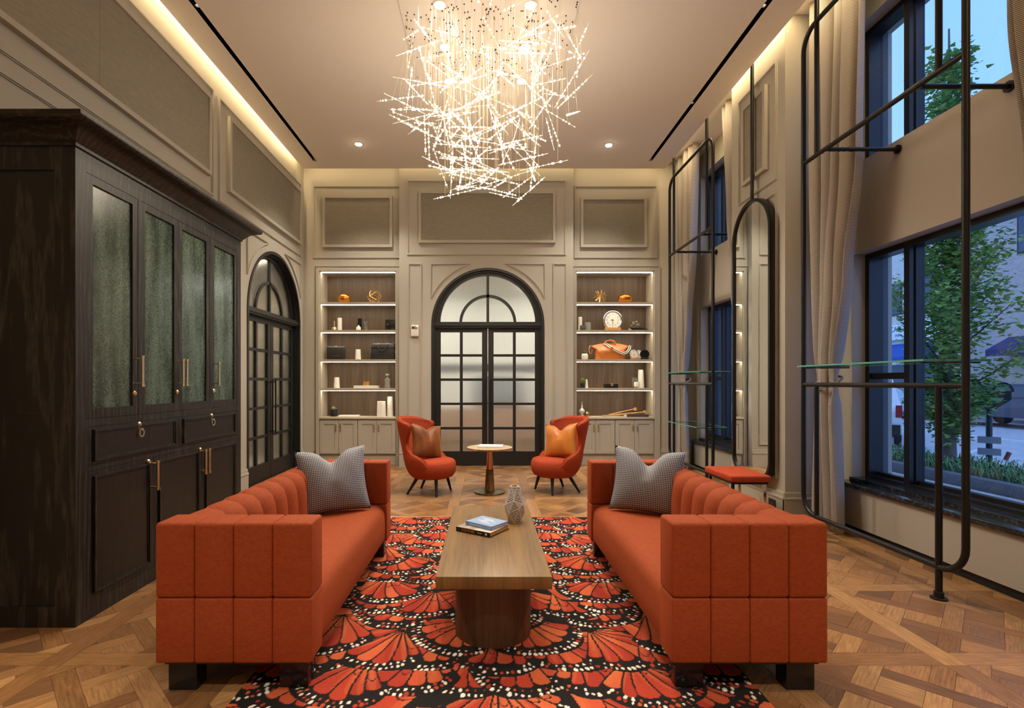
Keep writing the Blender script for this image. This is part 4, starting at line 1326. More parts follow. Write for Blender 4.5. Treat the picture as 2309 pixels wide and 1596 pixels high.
# ---- pedestal table
pt_ = thing('pedestal_table', 'round copper pedestal table between the two wing chairs', 'table', (0.05, 6.28, 0))
MB().lathe([(0.188, 0.0), (0.192, 0.008), (0.188, 0.018), (0.06, 0.024), (0.058, 0.03)], 40).build('foot', M['bronze'], pt_, smooth=40)
MB().lathe([(0.062, 0.028), (0.046, 0.29)], 28).build('lower_stem', M['bronze'], pt_, smooth=60)
MB().lathe([(0.0445, 0.288), (0.028, 0.525)], 28).build('upper_stem', M['copper'], pt_, smooth=60)
MB().lathe([(0.03, 0.523), (0.20, 0.528), (0.272, 0.54), (0.282, 0.548), (0.282, 0.556)], 48).build('tray_rim', M['copper'], pt_, smooth=50)
MB().lathe([(0.278, 0.550), (0.278, 0.559)], 48).build('tabletop', mat('pale_brass_top', (0.72, 0.56, 0.34), 0.3, metal=0.5), pt_, smooth=50)
bk = book('white_book', 'white book lying on the round pedestal table', (0.062, 6.27, 0.5595), math.radians(-6), 0.30, 0.22, 0.022, M['whitepaper'], M['whitepaper'], M['whitepaper'])
MB().box(-0.03, 0.05, -0.02, -0.008, 0.022, 0.0224).box(-0.02, 0.07, 0.01, 0.018, 0.022, 0.0224).build('cover_marks', mat('grey_ink', (0.2, 0.2, 0.2), 0.6), bk)
# ================================================================== THINGS ON THE SHELVES
YI = 8.50
PXM = F / YI                      # pixels per metre on the shelves
def X_(px, y=YI): return (px - CX) * y / F
LEV = [SHZ[0], SHZ[1], SHZ[2], SHZ[3], ZWT]
def at(px, lev, y=YI): return (X_(px, y), y, LEV[lev] + 0.0006)
def turned(name, label, cat, px, lev, prof, material, n=24, y=YI, sx=1.0, sy=1.0, part='body', group=None):
    t = thing(name, label, cat, at(px, lev, y), group=group)
    MB().lathe(prof, n, (0, 0, 0), sx, sy).build(part, material, t, smooth=40)
    return t
def amber_bowl(label, px, w, h, squash):
    t = thing('amber_orb', label, 'ornament', at(px, 0))
    m = MB(); nu, nv = 40, 14
    def f(u, v):
        a = 2 * PI * u; b = -PI / 2 + PI * v
        rib = 1 + 0.02 * math.cos(a * 14)
        r = w / 2 * math.cos(b) ** 0.78 * rib if math.cos(b) > 1e-6 else 0
        return (r * math.cos(a), r * squash * math.sin(a), max(0.0, h / 2 + h / 2 * math.sin(b)))
    m.grid(nu, nv, f, uv=False)
    m.build('body', M['amber'], t, smooth=60)
    MB().lathe([(0.03, h - 0.010), (0.034, h - 0.002), (0.02, h + 0.001), (0.018, h - 0.012)], 20).build('rim', M['gold'], t, smooth=60)
amber_bowl('ribbed amber mercury-glass orb beside the gold wire polyhedron', 776, 0.205, 0.155, 0.8)
amber_bowl('wide amber crackle-glass orb beside the gold starburst', 1409.5, 0.235, 0.145, 0.75)
# gold wire polyhedron
g = thing('wire_polyhedron', 'open gold wire polyhedron on the top shelf', 'ornament', at(844, 0))
ph = (1 + 5 ** 0.5) / 2
ico = [Vector(p).normalized() for p in [(-1, ph, 0), (1, ph, 0), (-1, -ph, 0), (1, -ph, 0), (0, -1, ph), (0, 1, ph), (0, -1, -ph), (0, 1, -ph), (ph, 0, -1), (ph, 0, 1), (-ph, 0, -1), (-ph, 0, 1)]]
rot = Matrix.Rotation(0.35, 3, 'X') @ Matrix.Rotation(0.5, 3, 'Y')
ico = [rot @ p * 0.118 for p in ico]
zmin = min(p.z for p in ico)
for i in range(12):
    for j in range(i + 1, 12):
        if (ico[i] - ico[j]).length < 0.118 * 1.06:
            MB().cyl(ico[i] - Vector((0, 0, zmin - 0.004)), ico[j] - Vector((0, 0, zmin - 0.004)), 0.004, n=6).build('wire', M['gold'], g, smooth=40)
# gold starburst
g = thing('starburst', 'gold spiked starburst ornament on the top shelf', 'ornament', at(1353, 0))
MB().sphere((0, 0, 0.115), 0.018, 12, 8).build('core', M['gold'], g, smooth=60)
r7 = random.Random(3)
for k in range(30):
    zz = 1 - 2 * (k + 0.5) / 30; a = k * 2.39996
    d = Vector((math.sqrt(1 - zz * zz) * math.cos(a), math.sqrt(1 - zz * zz) * math.sin(a), zz))
    MB().cyl(Vector((0, 0, 0.115)) + d * 0.015, Vector((0, 0, 0.115)) + d * 0.112, 0.003, 0.0055, 6).build('spike', M['gold'], g)

# second shelf, briefcase side
t = turned('brass_bell', 'brass stub with a thin upright rod on the shelf', 'ornament', 754, 1, [(0.045, 0), (0.047, 0.045), (0.042, 0.055), (0.012, 0.057), (0.012, 0.06)], M['brass'])
MB().cyl((0, 0, 0.058), (0, 0, 0.165), 0.011, n=12).build('rod', M['brass'], t, smooth=40)
turned('white_cylinder', 'tall white cylinder vase beside the brass rod', 'vase', 766, 1, [(0.036, 0), (0.037, 0.01), (0.036, 0.212), (0.030, 0.214), (0.028, 0.15)], M['white'])
turned('black_cylinder', 'tall gloss black cylinder vase behind the white bottle', 'vase', 811, 1, [(0.034, 0), (0.034, 0.212), (0.028, 0.214), (0.026, 0.15)], M['blackgloss'], y=8.57)
turned('white_bottle', 'small white bottle with narrow neck before the black cylinder', 'bottle', 808.5, 1, [(0.036, 0), (0.039, 0.012), (0.038, 0.05), (0.026, 0.065), (0.013, 0.072), (0.012, 0.09), (0.009, 0.09)], M['white'], y=8.46)
turned('smoky_tumbler', 'smoky glass cylinder vase beside the black cylinder', 'vase', 825, 1, [(0.034, 0), (0.035, 0.155), (0.031, 0.156), (0.030, 0.02)], M['smoke'])
t = thing('marble_box', 'black veined marble block at the end of the shelf', 'ornament', at(880, 1))
MB().rbox(-0.075, 0.075, -0.05, 0.05, 0, 0.172, 0.004).build('body', M['marble_black'], t, smooth=40)
MB().rbox(-0.074, 0.074, -0.049, 0.049, 0.1735, 0.18, 0.002).build('lid', M['marble_black'], t, smooth=40)

# bags
t = thing('leather_clutch', 'black leather zip clutch leaning on the shelf', 'bag', at(758, 2))
MB().rbox(-0.155, 0.155, -0.035, 0.03, 0, 0.215, 0.022, 4).build('body', M['leather_black'], t, smooth=60)
MB().tube([(-0.14, -0.003, 0.2165), (0.14, -0.003, 0.2165)], 0.004, 6).build('zip', M['silver'], t)
MB().tube([(-0.085, -0.037, 0.05), (-0.08, -0.045, 0.055), (0.07, -0.045, 0.055), (0.075, -0.037, 0.05)], 0.007, 8).build('handle', M['leather_black'], t, smooth=60)
MB().tube([(-0.02, -0.01, 0.222), (0.0, -0.02, 0.226), (0.02, -0.012, 0.222)], 0.005, 6).build('zip_pull', M['silver'], t, smooth=60)
t = thing('briefcase', 'black leather briefcase with looped handles on the shelf', 'bag', at(864, 2))
m = MB().rbox(-0.205, 0.205, -0.07, 0.07, 0, 0.262, 0.02, 3)
m.v = [(p[0] * (1 - 0.06 * p[2] / 0.262), p[1] * (1 - 0.35 * max(0, p[2] - 0.05) / 0.2), p[2]) for p in m.v]
m.build('body', M['leather_black'], t, smooth=60)
MB().rbox(-0.198, 0.198, -0.060, -0.045, 0.195, 0.205, 0.003).build('top_band', M['black'], t)
for s in (-1, 1):
    y = s * 0.055
    MB().tube([(-0.085, y, 0.262), (-0.075, y * 1.15, 0.225), (-0.06, y * 1.35, 0.175), (-0.03, y * 1.42, 0.145), (0.0, y * 1.45, 0.135), (0.03, y * 1.42, 0.145), (0.06, y * 1.35, 0.175), (0.075, y * 1.15, 0.225), (0.085, y, 0.262)], 0.0075, 8).build('handle', M['leather_black'], t, smooth=60)
    for xx in (-0.085, 0.085):
        MB().tube([(xx + 0.016 * math.cos(q), y * 1.02 - s * 0.0, 0.258 + 0.016 * math.sin(q)) for q in [2 * PI * k / 12 for k in range(12)]], 0.0035, 6, closed=True).build('ring', M['silver'], t)
MB().tube([(-0.17, 0, 0.264), (0.17, 0, 0.264)], 0.005, 6).build('zip', M['silver'], t)
for s in (-1, 1):
    MB().rbox(s * 0.2 - 0.008, s * 0.2 + 0.008, -0.02, 0.02, 0.10, 0.15, 0.003).build('strap_tab', M['silver'], t)
def taper(label, px, lev, r0, r1, h, y=YI):
    return turned('tapered_vase', label, 'vase', px, lev, [(r0, 0), (r0, 0.004), (r1, h), (r1 - 0.006, h + 0.001), (r1 - 0.008, h * 0.6)], M['white'], y=y)
taper('small tapered white vase between the clutch and the briefcase', 807.5, 2, 0.049, 0.040, 0.170)
taper('small tapered white vase on the shelf with the decanter', 759.5, 3, 0.049, 0.040, 0.178)
taper('stout tapered white vase on the worktop beside a slimmer one', 860, 4, 0.076, 0.066, 0.255, y=8.45)
taper('slim tall tapered white vase at the end of the worktop', 879.5, 4, 0.056, 0.042, 0.330, y=8.52)
b = book('white_tray_book', 'thin white book under the amber candle glass', at(827, 3), 0, 0.385, 0.20, 0.042, M['whitepaper'], M['whitepaper'], M['whitepaper'])
t = turned('candle_glass', 'small amber candle glass standing on the white book', 'candle', 825.5, 3, [(0.055, 0), (0.056, 0.066), (0.052, 0.067), (0.051, 0.045)], mat('amber_glass', (0.62, 0.32, 0.06), 0.12, metal=0.5))
t.location.z += 0.0425
M['crystal'] = mat('crystal', (0.80, 0.78, 0.72), 0.05, trans=0.75, ior=1.4)
t = turned('decanter', 'clear glass decanter with waisted body and stopper', 'decanter', 873.5, 3, [(0.048, 0), (0.050, 0.006), (0.046, 0.03), (0.038, 0.075), (0.042, 0.115), (0.048, 0.150), (0.044, 0.157), (0.018, 0.162), (0.015, 0.180), (0.020, 0.184)], M['crystal'])
MB().lathe([(0.012, 0.182), (0.014, 0.200), (0.031, 0.206), (0.033, 0.222), (0.024, 0.238), (0.008, 0.242)], 16).build('stopper', M['crystal'], t, smooth=40)

def plant_pot(name, label, px, lev, prof, pot_mat, leaf_mat, top, n, ln, spread, y=YI, feet=False, wid=0.012):
    t = thing(name, label, 'plant', at(px, lev, y))
    z0 = 0.0
    if feet:
        for k in range(3):
            a = 2 * PI * k / 3 + 0.5
            MB().cyl((0.028 * math.cos(a), 0.028 * math.sin(a), 0), (0.02 * math.cos(a), 0.02 * math.sin(a), 0.025), 0.006, 0.009, 8).build('foot', pot_mat, t)
        z0 = 0.018
    MB().lathe([(r, z + z0) for r, z in prof], 24).build('pot', pot_mat, t, smooth=40)
    rr = random.Random(int(px))
    for k in range(n):
        a = 2 * PI * k / n * 1.618 * 2; el = rr.uniform(0.35, 1.35)
        L_ = ln * rr.uniform(0.7, 1.1)
        d = Vector((math.cos(a) * math.cos(el) * spread, math.sin(a) * math.cos(el) * spread, math.sin(el)))
        s = Vector((-math.sin(a), math.cos(a), 0)) * wid
        p0 = Vector((0, 0, top + z0)); p1 = p0 + d * L_ * 0.55 + Vector((0, 0, 0.004)); p2 = p0 + d * L_
        up = Vector((0, 0, 0.002))
        MB().add([p0, p1 - s, p2, p1 + s, p1 + up], [(0, 1, 4), (1, 2, 4), (2, 3, 4), (3, 0, 4)]).build('leaf', leaf_mat, t)
    return t
plant_pot('potted_succulent', 'pale succulent in a round matte black pot', 752.5, 4, [(0.045, 0), (0.058, 0.02), (0.066, 0.06), (0.064, 0.115), (0.058, 0.118), (0.055, 0.10)], M['black'], mat('pale_leaf', (0.45, 0.48, 0.24), 0.6), 0.105, 18, 0.07, 1.0)
book('white_shelf_book', 'white book lying between the black pot and white vases', at(788, 4, 8.44), math.radians(4), 0.33, 0.17, 0.026, M['whitepaper'], M['whitepaper'], M['whitepaper'])

# clock side
turned('cream_cylinder', 'tall cream cylinder vase behind the pebbled pot', 'vase', 1308, 1, [(0.036, 0), (0.036, 0.235), (0.030, 0.237), (0.028, 0.18)], M['white'], y=8.56)
turned('pebbled_pot', 'small dark pebbled pot in front of the cream cylinder', 'vase', 1314, 1, [(0.040, 0), (0.047, 0.02), (0.047, 0.07), (0.04, 0.085), (0.035, 0.08)], M['greystone'], y=8.44)
turned('grey_vase', 'grey-green cylinder vase between pebbled pot and big clock', 'vase', 1325.5, 1, [(0.050, 0), (0.051, 0.14), (0.045, 0.142), (0.043, 0.02)], M['grey_glass'], y=8.52)
M['dial'] = mat('clock_dial', (0.82, 0.80, 0.74), 0.4)
def clock(name, label, px, lev, R, base, y=YI, rim=None, dial=None, numerals=True, bw=None):
    t = thing(name, label, 'clock', at(px, lev, y))
    zc = R + base * 0.55
    cy_ = lambda a, b, d: (a, d, b)
    MB().tube([(R * math.cos(q), 0, zc + R * math.sin(q)) for q in [2 * PI * k / 40 for k in range(40)]], 0.13 * R if numerals else 0.12 * R, 10, closed=True).build('rim', rim or M['chrome'], t, smooth=60)
    MB().cyl((0, 0.0, zc), (0, 0.03, zc), R * 0.98, n=40).build('case', rim or M['chrome'], t, smooth=40)
    MB().cyl((0, -0.006, zc), (0, 0.001, zc), R * 0.90, n=40).build('dial', dial or M['dial'], t, smooth=40)
    bw = bw or R * 0.82
    MB().rbox(-bw, bw, -0.03, 0.035, 0, base, 0.004).build('base', M['woodlight'] if numerals or dial is None else M['black'], t, smooth=40)
    if dial is None:
        hd = MB().box(-0.004 * R / 0.15, 0.004 * R / 0.15, -0.010, -0.009, zc - 0.55 * R, zc + 0.12 * R)
        hd2 = MB().box(-0.35 * R * 0.6, 0.10 * R, -0.009, -0.008, zc - 0.03 * R, zc + 0.03 * R)
        hd.build('minute_hand', M['black'], t); hd2.build('hour_hand', M['black'], t)
        tk = MB()
        for k in range(12):
            q = PI / 2 - 2 * PI * k / 12
            p0 = Vector((0.80 * R * math.cos(q), -0.0065, zc + 0.80 * R * math.sin(q))); p1 = Vector((0.87 * R * math.cos(q), -0.0065, zc + 0.87 * R * math.sin(q)))
            tk.cyl(p0, p1, 0.02 * R, n=4)
        tk.build('tick_marks', M['black'], t)
    if numerals:
        for k in range(1, 13):
            q = PI / 2 - 2 * PI * k / 12
            text_obj('numeral', str(k), R * 0.25, M['black'], t, (0.64 * R * math.cos(q), -0.0068, zc + 0.64 * R * math.sin(q)), (PI / 2, 0, 0), 0.0003)
    return t
clock('round_clock', 'big round chrome clock with white dial on a wooden base', 1381.5, 1, 0.147, 0.055, bw=0.132)
t = thing('molecule_sculpture', 'thin wire sculpture with small balls standing on dark books', 'ornament', (X_(1434), YI, LEV[1] + 0.0436))
r9 = random.Random(12)
pts = [Vector(p) for p in ((-0.055, 0, 0.10), (0.01, -0.02, 0.115), (-0.05, -0.02, 0.075), (0.02, -0.02, 0.055), (0.06, 0.01, 0.07), (-0.03, 0.0, 0.004), (-0.08, 0, 0.045), (0.03, 0.01, 0.004))]
for a, b_ in ((0, 2), (2, 1), (1, 3), (2, 3), (3, 5), (4, 3), (4, 1), (6, 5), (2, 6), (4, 7), (0, 1)):
    MB().cyl(pts[a], pts[b_], 0.0016, n=5).build('wire', M['silver'], t)
for p in pts: MB().sphere(p, 0.0065, 8, 6).build('ball', M['silver'], t, smooth=60)
book('dark_book', 'black book at the bottom of the stack under the wire sculpture', at(1437, 1, 8.47), math.radians(5), 0.27, 0.19, 0.020, M['black'], M['whitepaper'], M['black'])
t = book('dark_book', 'black book with grey cover under the wire sculpture', (X_(1433), 8.48, LEV[1] + 0.0212), math.radians(-6), 0.22, 0.16, 0.022, mat('charcoal_cover', (0.05, 0.05, 0.05), 0.4), M['whitepaper'], M['black'])
# planter, holdall, small clocks
plant_pot('pineapple_planter', 'succulent in a white textured pot beside the tan holdall', 1318.5, 2, [(0.046, 0), (0.056, 0.03), (0.056, 0.07), (0.046, 0.095), (0.040, 0.10), (0.036, 0.09)], mat('textured_white', (0.78, 0.74, 0.66), 0.6, bump=(80, 1.0, (1, 1, 1))), M['leaf'], 0.095, 22, 0.075, 1.0)
hb = thing('holdall', 'tan leather holdall with striped shoulder strap', 'bag', at(1375, 2, 8.52))
m = MB()
def holdall(u, v):
    a = 2 * PI * u
    z = 0.245 * v
    hw = 0.255 - 0.02 * v + 0.09 * max(0, v - 0.62) / 0.38
    hd = 0.105 * (1 - 0.1 * v) * (1 - 0.92 * max(0, v - 0.55) / 0.45)
    e = 0.55
    ca, sa = math.cos(a), math.sin(a)
    x = hw * abs(ca) ** e * (1 if ca >= 0 else -1); y = hd * abs(sa) ** e * (1 if sa >= 0 else -1)
    y += 0.012 * math.sin(9 * x * 6 + 5 * v) * v * (1 - v) * 3
    z += -0.045 * v * v * max(0, abs(x) / 0.30 - 0.55) * 0.6 + 0.030 * v * v * (1 - (x / 0.3) ** 2)
    return (x, y, z)
m.grid(48, 14, holdall, uv=False)
m.add([holdall(k / 48, 0) for k in range(48)], [tuple(range(48))])
m.build('body', M['leather_tan'], hb, smooth=80)
for s in (-1, 1):
    MB().tube([(-0.085, s * 0.035, 0.235), (-0.080, s * 0.045, 0.285), (-0.05, s * 0.05, 0.315), (0.0, s * 0.05, 0.322), (0.05, s * 0.05, 0.315), (0.080, s * 0.045, 0.285), (0.085, s * 0.035, 0.235)], 0.009, 8).build('handle', M['leather_tan'], hb, smooth=60)
    MB().tube([(s * 0.325, 0, 0.24), (s * 0.345, -0.005, 0.20), (s * 0.35, -0.01, 0.165)], 0.006, 8).build('clasp', M['silver'], hb, smooth=60)
strap = [(-0.10, -0.03, 0.275), (-0.06, -0.075, 0.245), (0.0, -0.100, 0.200), (0.06, -0.115, 0.160), (0.13, -0.124, 0.120), (0.19, -0.124, 0.10), (0.25, -0.11, 0.115), (0.30, -0.07, 0.165), (0.335, -0.02, 0.235)]
sc_, sw_ = MB(), MB()
for q0, q1 in zip(strap[:-1], strap[1:]):
    a = Vector(q0); b_ = Vector(q1); up = Vector((0, -0.15, 1)).cross(b_ - a).cross(b_ - a)
    d = (b_ - a).normalized(); nrm = Vector((0, -1, 0.35)); w = d.cross(nrm).normalized()
    for k0, k1, mb in ((-0.018, -0.008, sc_), (-0.008, 0.008, sw_), (0.008, 0.018, sc_)):
        mb.add([a + w * k0, b_ + w * k0, b_ + w * k1, a + w * k1, a + w * k0 + Vector((0, 0.004, 0)), b_ + w * k0 + Vector((0, 0.004, 0)), b_ + w * k1 + Vector((0, 0.004, 0)), a + w * k1 + Vector((0, 0.004, 0))],
               [(0, 1, 2, 3), (7, 6, 5, 4), (0, 4, 5, 1), (3, 2, 6, 7)])
so = sc_.build('shoulder_strap', mat('cream_webbing', (0.78, 0.74, 0.64), 0.7), hb)
sw_.build('strap_stripe', M['black'], so)
MB().rbox(-0.02, 0.03, -0.125, -0.105, 0.165, 0.205, 0.004).build('strap_buckle', M['leather_tan'], so)
MB().tube([(-0.345, 0, 0.20), (-0.355, -0.03, 0.14), (-0.335, -0.05, 0.09), (-0.31, -0.05, 0.12), (-0.30, -0.03, 0.17)], 0.006, 6).build('strap_end', M['leather_tan'], hb, smooth=60)
clock('small_clock', 'small silver clock with patterned white dial, first in the row of three', 1429.5, 2, 0.068, 0.03, y=8.42, numerals=False)
clock('small_clock', 'small clock with cream dial, in the middle of the row of three', 1441, 2, 0.068, 0.03, y=8.50, numerals=False)
clock('small_clock', 'small clock with shiny black face at the end of the row', 1453.5, 2, 0.070, 0.03, y=8.42, rim=M['blackgloss'], dial=M['blackgloss'], numerals=False)
# fourth shelf
plant_pot('leafy_pot', 'bright green plant in a small black footed pot', 1314, 3, [(0.025, 0), (0.036, 0.01), (0.036, 0.06), (0.030, 0.064)], M['black'], M['leafbright'], 0.075, 30, 0.085, 1.0, feet=True)
taper('small slanted white vase beside the green plant', 1322.5, 3, 0.028, 0.014, 0.145, y=8.54)
t = thing('jewel_box', 'low black box with a square gold clasp', 'box', at(1377, 3))
MB().rbox(-0.108, 0.108, -0.07, 0.07, 0, 0.05, 0.003).build('body', M['blackgloss'], t, smooth=40)
MB().rbox(-0.108, 0.108, -0.07, 0.07, 0.051, 0.068, 0.003).build('lid', M['blackgloss'], t, smooth=40)
MB().rbox(-0.014, 0.026, -0.078, -0.069, 0.035, 0.078, 0.003).build('clasp', M['brass'], t, smooth=40)
turned('smoky_vase', 'tall smoky glass cylinder beside the white footed pot', 'vase', 1429, 3, [(0.034, 0), (0.035, 0.178), (0.031, 0.179), (0.03, 0.02)], M['smoke'], y=8.56)
plant_pot('footed_planter', 'sprig in a white three-footed pot before the tall white vase', 1435.5, 3, [(0.028, 0), (0.042, 0.012), (0.044, 0.06), (0.036, 0.085), (0.030, 0.085)], M['white'], M['leaf'], 0.085, 12, 0.08, 1.0, y=8.44, feet=True, wid=0.008)
taper('tall tapered white vase behind the white footed pot', 1445, 3, 0.056, 0.042, 0.305, y=8.56)
# worktop
turned('finial_ornament', 'slender grey spired ornament on a flared foot', 'ornament', 1312, 4, [(0.048, 0), (0.044, 0.012), (0.020, 0.03), (0.022, 0.04), (0.048, 0.07), (0.052, 0.09), (0.040, 0.115), (0.016, 0.135), (0.012, 0.145), (0.020, 0.158), (0.011, 0.170), (0.016, 0.186), (0.007, 0.195), (0.003, 0.25)], M['silver'])
t = turned('bead_jar', 'little dark metal lidded jar next to the spired ornament', 'ornament', 1323.5, 4, [(0.022, 0), (0.034, 0.015), (0.036, 0.035), (0.030, 0.048)], M['bronze'])
MB().lathe([(0.031, 0.049), (0.036, 0.058), (0.028, 0.075), (0.008, 0.083)], 18).build('lid', M['bronze'], t, smooth=50)
book('box_book', 'dark book with white spine under the wooden mallets', at(1434, 4, 8.45), math.radians(0), 0.36, 0.20, 0.042, mat('dark_cover', (0.05, 0.05, 0.055), 0.4), M['whitepaper'], mat('dark_spine', (0.06, 0.06, 0.065), 0.4))
zb = LEV[4] + 0.0435
def mallet(label, x0, x1, y0, y1, za, zb_, hl):
    t = thing('croquet_mallet', label, 'mallet', (x0, y0, LEV[4]), group=None)
    a = Vector((0, 0, za)); b_ = Vector((x1 - x0, y1 - y0, zb_))
    MB().tube([a, a + (b_ - a) * 0.5, b_], [0.010, 0.012, 0.013], 10).build('shaft', M['woodlight'], t, smooth=60)
    MB().cyl(b_ + Vector((-0.015, -hl, 0.0)), b_ + Vector((0.015, hl, 0.0)), 0.028, n=18).build('head', M['woodlight'], t, smooth=40)
mallet('wooden mallet with its shaft tip on the worktop', X_(1356), X_(1453), 8.44, 8.46, 0.012, 0.0725, 0.07)
mallet('wooden mallet lying higher across the other mallet', X_(1373), X_(1437), 8.50, 8.62, 0.030, 0.118, 0.05)

# wall alarm
t = thing('alarm_strobe', 'white alarm strobe on the wall next to the arched door', 'alarm', ((936 - CX) * YB / F, YB, H + (862 - 759) * YB / F))
MB().rbox(-0.062, 0.062, -0.045, 0.0, 0.0, 0.185, 0.012, 3).build('housing', M['white'], t, smooth=50)
MB().rbox(-0.048, 0.048, -0.058, -0.044, 0.125, 0.165, 0.005).build('strobe_lens', M['chrome'], t, smooth=40)
MB().cyl((0, -0.049, 0.065), (0, -0.044, 0.065), 0.042, n=24).build('speaker_grille', mat('pale_grille', (0.7, 0.68, 0.62), 0.5), t)

# ================================================================== RACKS, MIRROR, BENCH
XR = 2.84
def rack(label, y0, y1, shelves):
    """y0 near end, y1 far end"""
    t = thing('tube_rack', label, 'rack', (XR, (y0 + y1) / 2, 0))
    h = (y1 - y0) / 2; r = 0.17; R = 0.02
    zb_, zt = 0.20, H + 3.10
    path = []
    for cy0, cz0, a0 in ((h - r, zt - r, 0), (-h + r, zt - r, 90), (-h + r, zb_ + r, 180), (h - r, zb_ + r, 270)):
        for k in range(9):
            a = math.radians(a0 + 90 * k / 8)
            path.append((0, cy0 + r * math.cos(a), cz0 + r * math.sin(a)))
    MB().tube(path, R, 12, closed=True).build('frame_loop', M['black_metal'], t, smooth=60)
    MB().tube([(0, -h, H + 1.95), (0, h, H + 1.95)], R * 0.95, 12).build('upper_bar', M['black_metal'], t, smooth=60)
    MB().tube([(0, -h, H - 0.02), (0, h, H - 0.02)], R * 0.95, 12).build('middle_bar', M['black_metal'], t, smooth=60)
    for s in (-1, 1):
        y = s * (h - 0.18)
        MB().tube([(0, y, H - 0.02), (0, y, 0.012)], R * 0.95, 12).build('leg', M['black_metal'], t, smooth=60)
        MB().lathe([(0.045, 0), (0.045, 0.008), (0.028, 0.012), (0.026, 0.045), (0.02, 0.047)], 20, (0, y, 0.0)).build('floor_flange', M['black_metal'], t, smooth=40)
        MB().tube([(0, y, H + 1.95), (0, y, ZT - 0.002)], R * 0.95, 12).build('ceiling_post', M['black_metal'], t, smooth=60)
        MB().tube([(0, s * 0.45, H + 1.935), (XW - XR - 0.002, s * 0.45, H + 1.935)], 0.017, 12).build('wall_stay', M['black_metal'], t, smooth=60)
        MB().cyl((XW - XR - 0.015, s * 0.45, H + 1.935), (XW - XR - 0.001, s * 0.45, H + 1.935), 0.036, n=18).build('wall_flange', M['black_metal'], t, smooth=40)
        for (x0, x1, ya, yb, z) in shelves:
            MB().tube([(0, s * h, z - 0.009), (0, (ya if s < 0 else yb) - (y0 + y1) / 2 - s * 0.06, z - 0.009)], 0.006, 8).tube([(-0.08, (ya if s < 0 else yb) - (y0 + y1) / 2 - s * 0.06, z - 0.009), (x1 - XR, (ya if s < 0 else yb) - (y0 + y1) / 2 - s * 0.06, z - 0.009)], 0.006, 8).build('shelf_bracket', M['black_metal'], t, smooth=60)
    for (x0, x1, ya, yb, z) in shelves:
        c = (y0 + y1) / 2
        g = MB().box(x0 - XR, x1 - XR, ya - c, yb - c, z - 0.002, z + 0.010).build('glass_shelf', M['shelf_glass'], t)
        MB().ribbon(rect(x0 - XR, x1 - XR, ya - c, yb - c), 0.005, lambda a, b, d: (a, b, d), z - 0.0022, z + 0.0102, True).build('glass_edge', M['glass_edge'], g)
    return t
rack('tall black tube rack with one glass shelf before the window with parking meter', 3.016, 4.555, [(2.72, 3.13, 3.17, 4.45, H + 0.135)])
rack('tall black tube rack with two glass shelves between mirror and corner', 6.37, 7.87, [(2.70, 3.13, 6.52, 7.77, H + 0.135), (2.74, 3.13, 6.62, 7.72, H - 0.59)])

# mirror
mr_ = thing('standing_mirror', 'tall round-topped mirror in black frame hung on a pole', 'mirror', (2.858, 5.47, 0.36))
def mirror_outline(w, z0, z1, rt, rb, n=14):
    p = [(w * 1.0, z0 + rb)]
    p = []
    for k in range(n + 1):
        a = PI * k / (2 * n); p.append((w - rb + rb * math.sin(a) , z0 + rb - rb * math.cos(a)))
    for k in range(2 * n + 1):
        a = PI * k / (2 * n); p.append((rt * math.cos(a), z1 - rt + rt * math.sin(a)))
    for k in range(n + 1):
        a = PI * k / (2 * n); p.append((-w + rb - rb * math.cos(a), z0 + rb - rb * math.sin(a)))
    return p
PM = lambda a, b, d: (-d, a, b)
mo = mirror_outline(0.375, 0.0, 2.93, 0.375, 0.20)
MB().ribbon(mo, 0.032, PM, -0.022, 0.03, True).build('frame', M['black_metal'], mr_, smooth=30)
MB().prism(mirror_outline(0.365, 0.01, 2.92, 0.365, 0.19), PM, -0.012, 0.012).build('mirror_glass', M['mirror'], mr_)
MB().tube([(0, 0, 2.93), (0, 0, ZT - 0.36 - 0.002)], 0.018, 12).build('pole', M['black_metal'], mr_, smooth=60)
MB().tube([(0.0, 0, 2.2), (XP - 2.858 - 0.001, 0, 2.2)], 0.02, 12).build('wall_fixing', M['black_metal'], mr_, smooth=60)

bn = thing('velvet_bench', 'small bench with red velvet cushion in front of the mirror', 'bench', (2.49, 5.07, 0))
m = MB().rbox(-0.19, 0.19, -0.29, 0.29, 0.415, 0.478, 0.016, 3)
m.build('cushion', M['velvet_red'], bn, smooth=60)
MB().box(-0.17, 0.17, -0.27, 0.27, 0.395, 0.415).build('seat_plate', M['black_metal'], bn)
for sx in (-1, 1):
    for sy in (-1, 1):
        MB().box(sx * 0.15 - 0.012, sx * 0.15 + 0.012, sy * 0.24 - 0.012, sy * 0.24 + 0.012, 0.0, 0.395).build('leg', M['chrome'] if sx > 0 else M['black_metal'], bn)
t = thing('wall_socket', 'small black socket plate on the baseboard near the mirror', 'socket', (XP - 0.024, 5.17, 0.10))
MB().rbox(-0.006, 0.0, -0.06, 0.06, 0.0, 0.075, 0.002).build('plate', M['black'], t)
MB().box(-0.008, -0.005, -0.03, 0.03, 0.02, 0.055).build('outlet_face', M['blackgloss'], t)

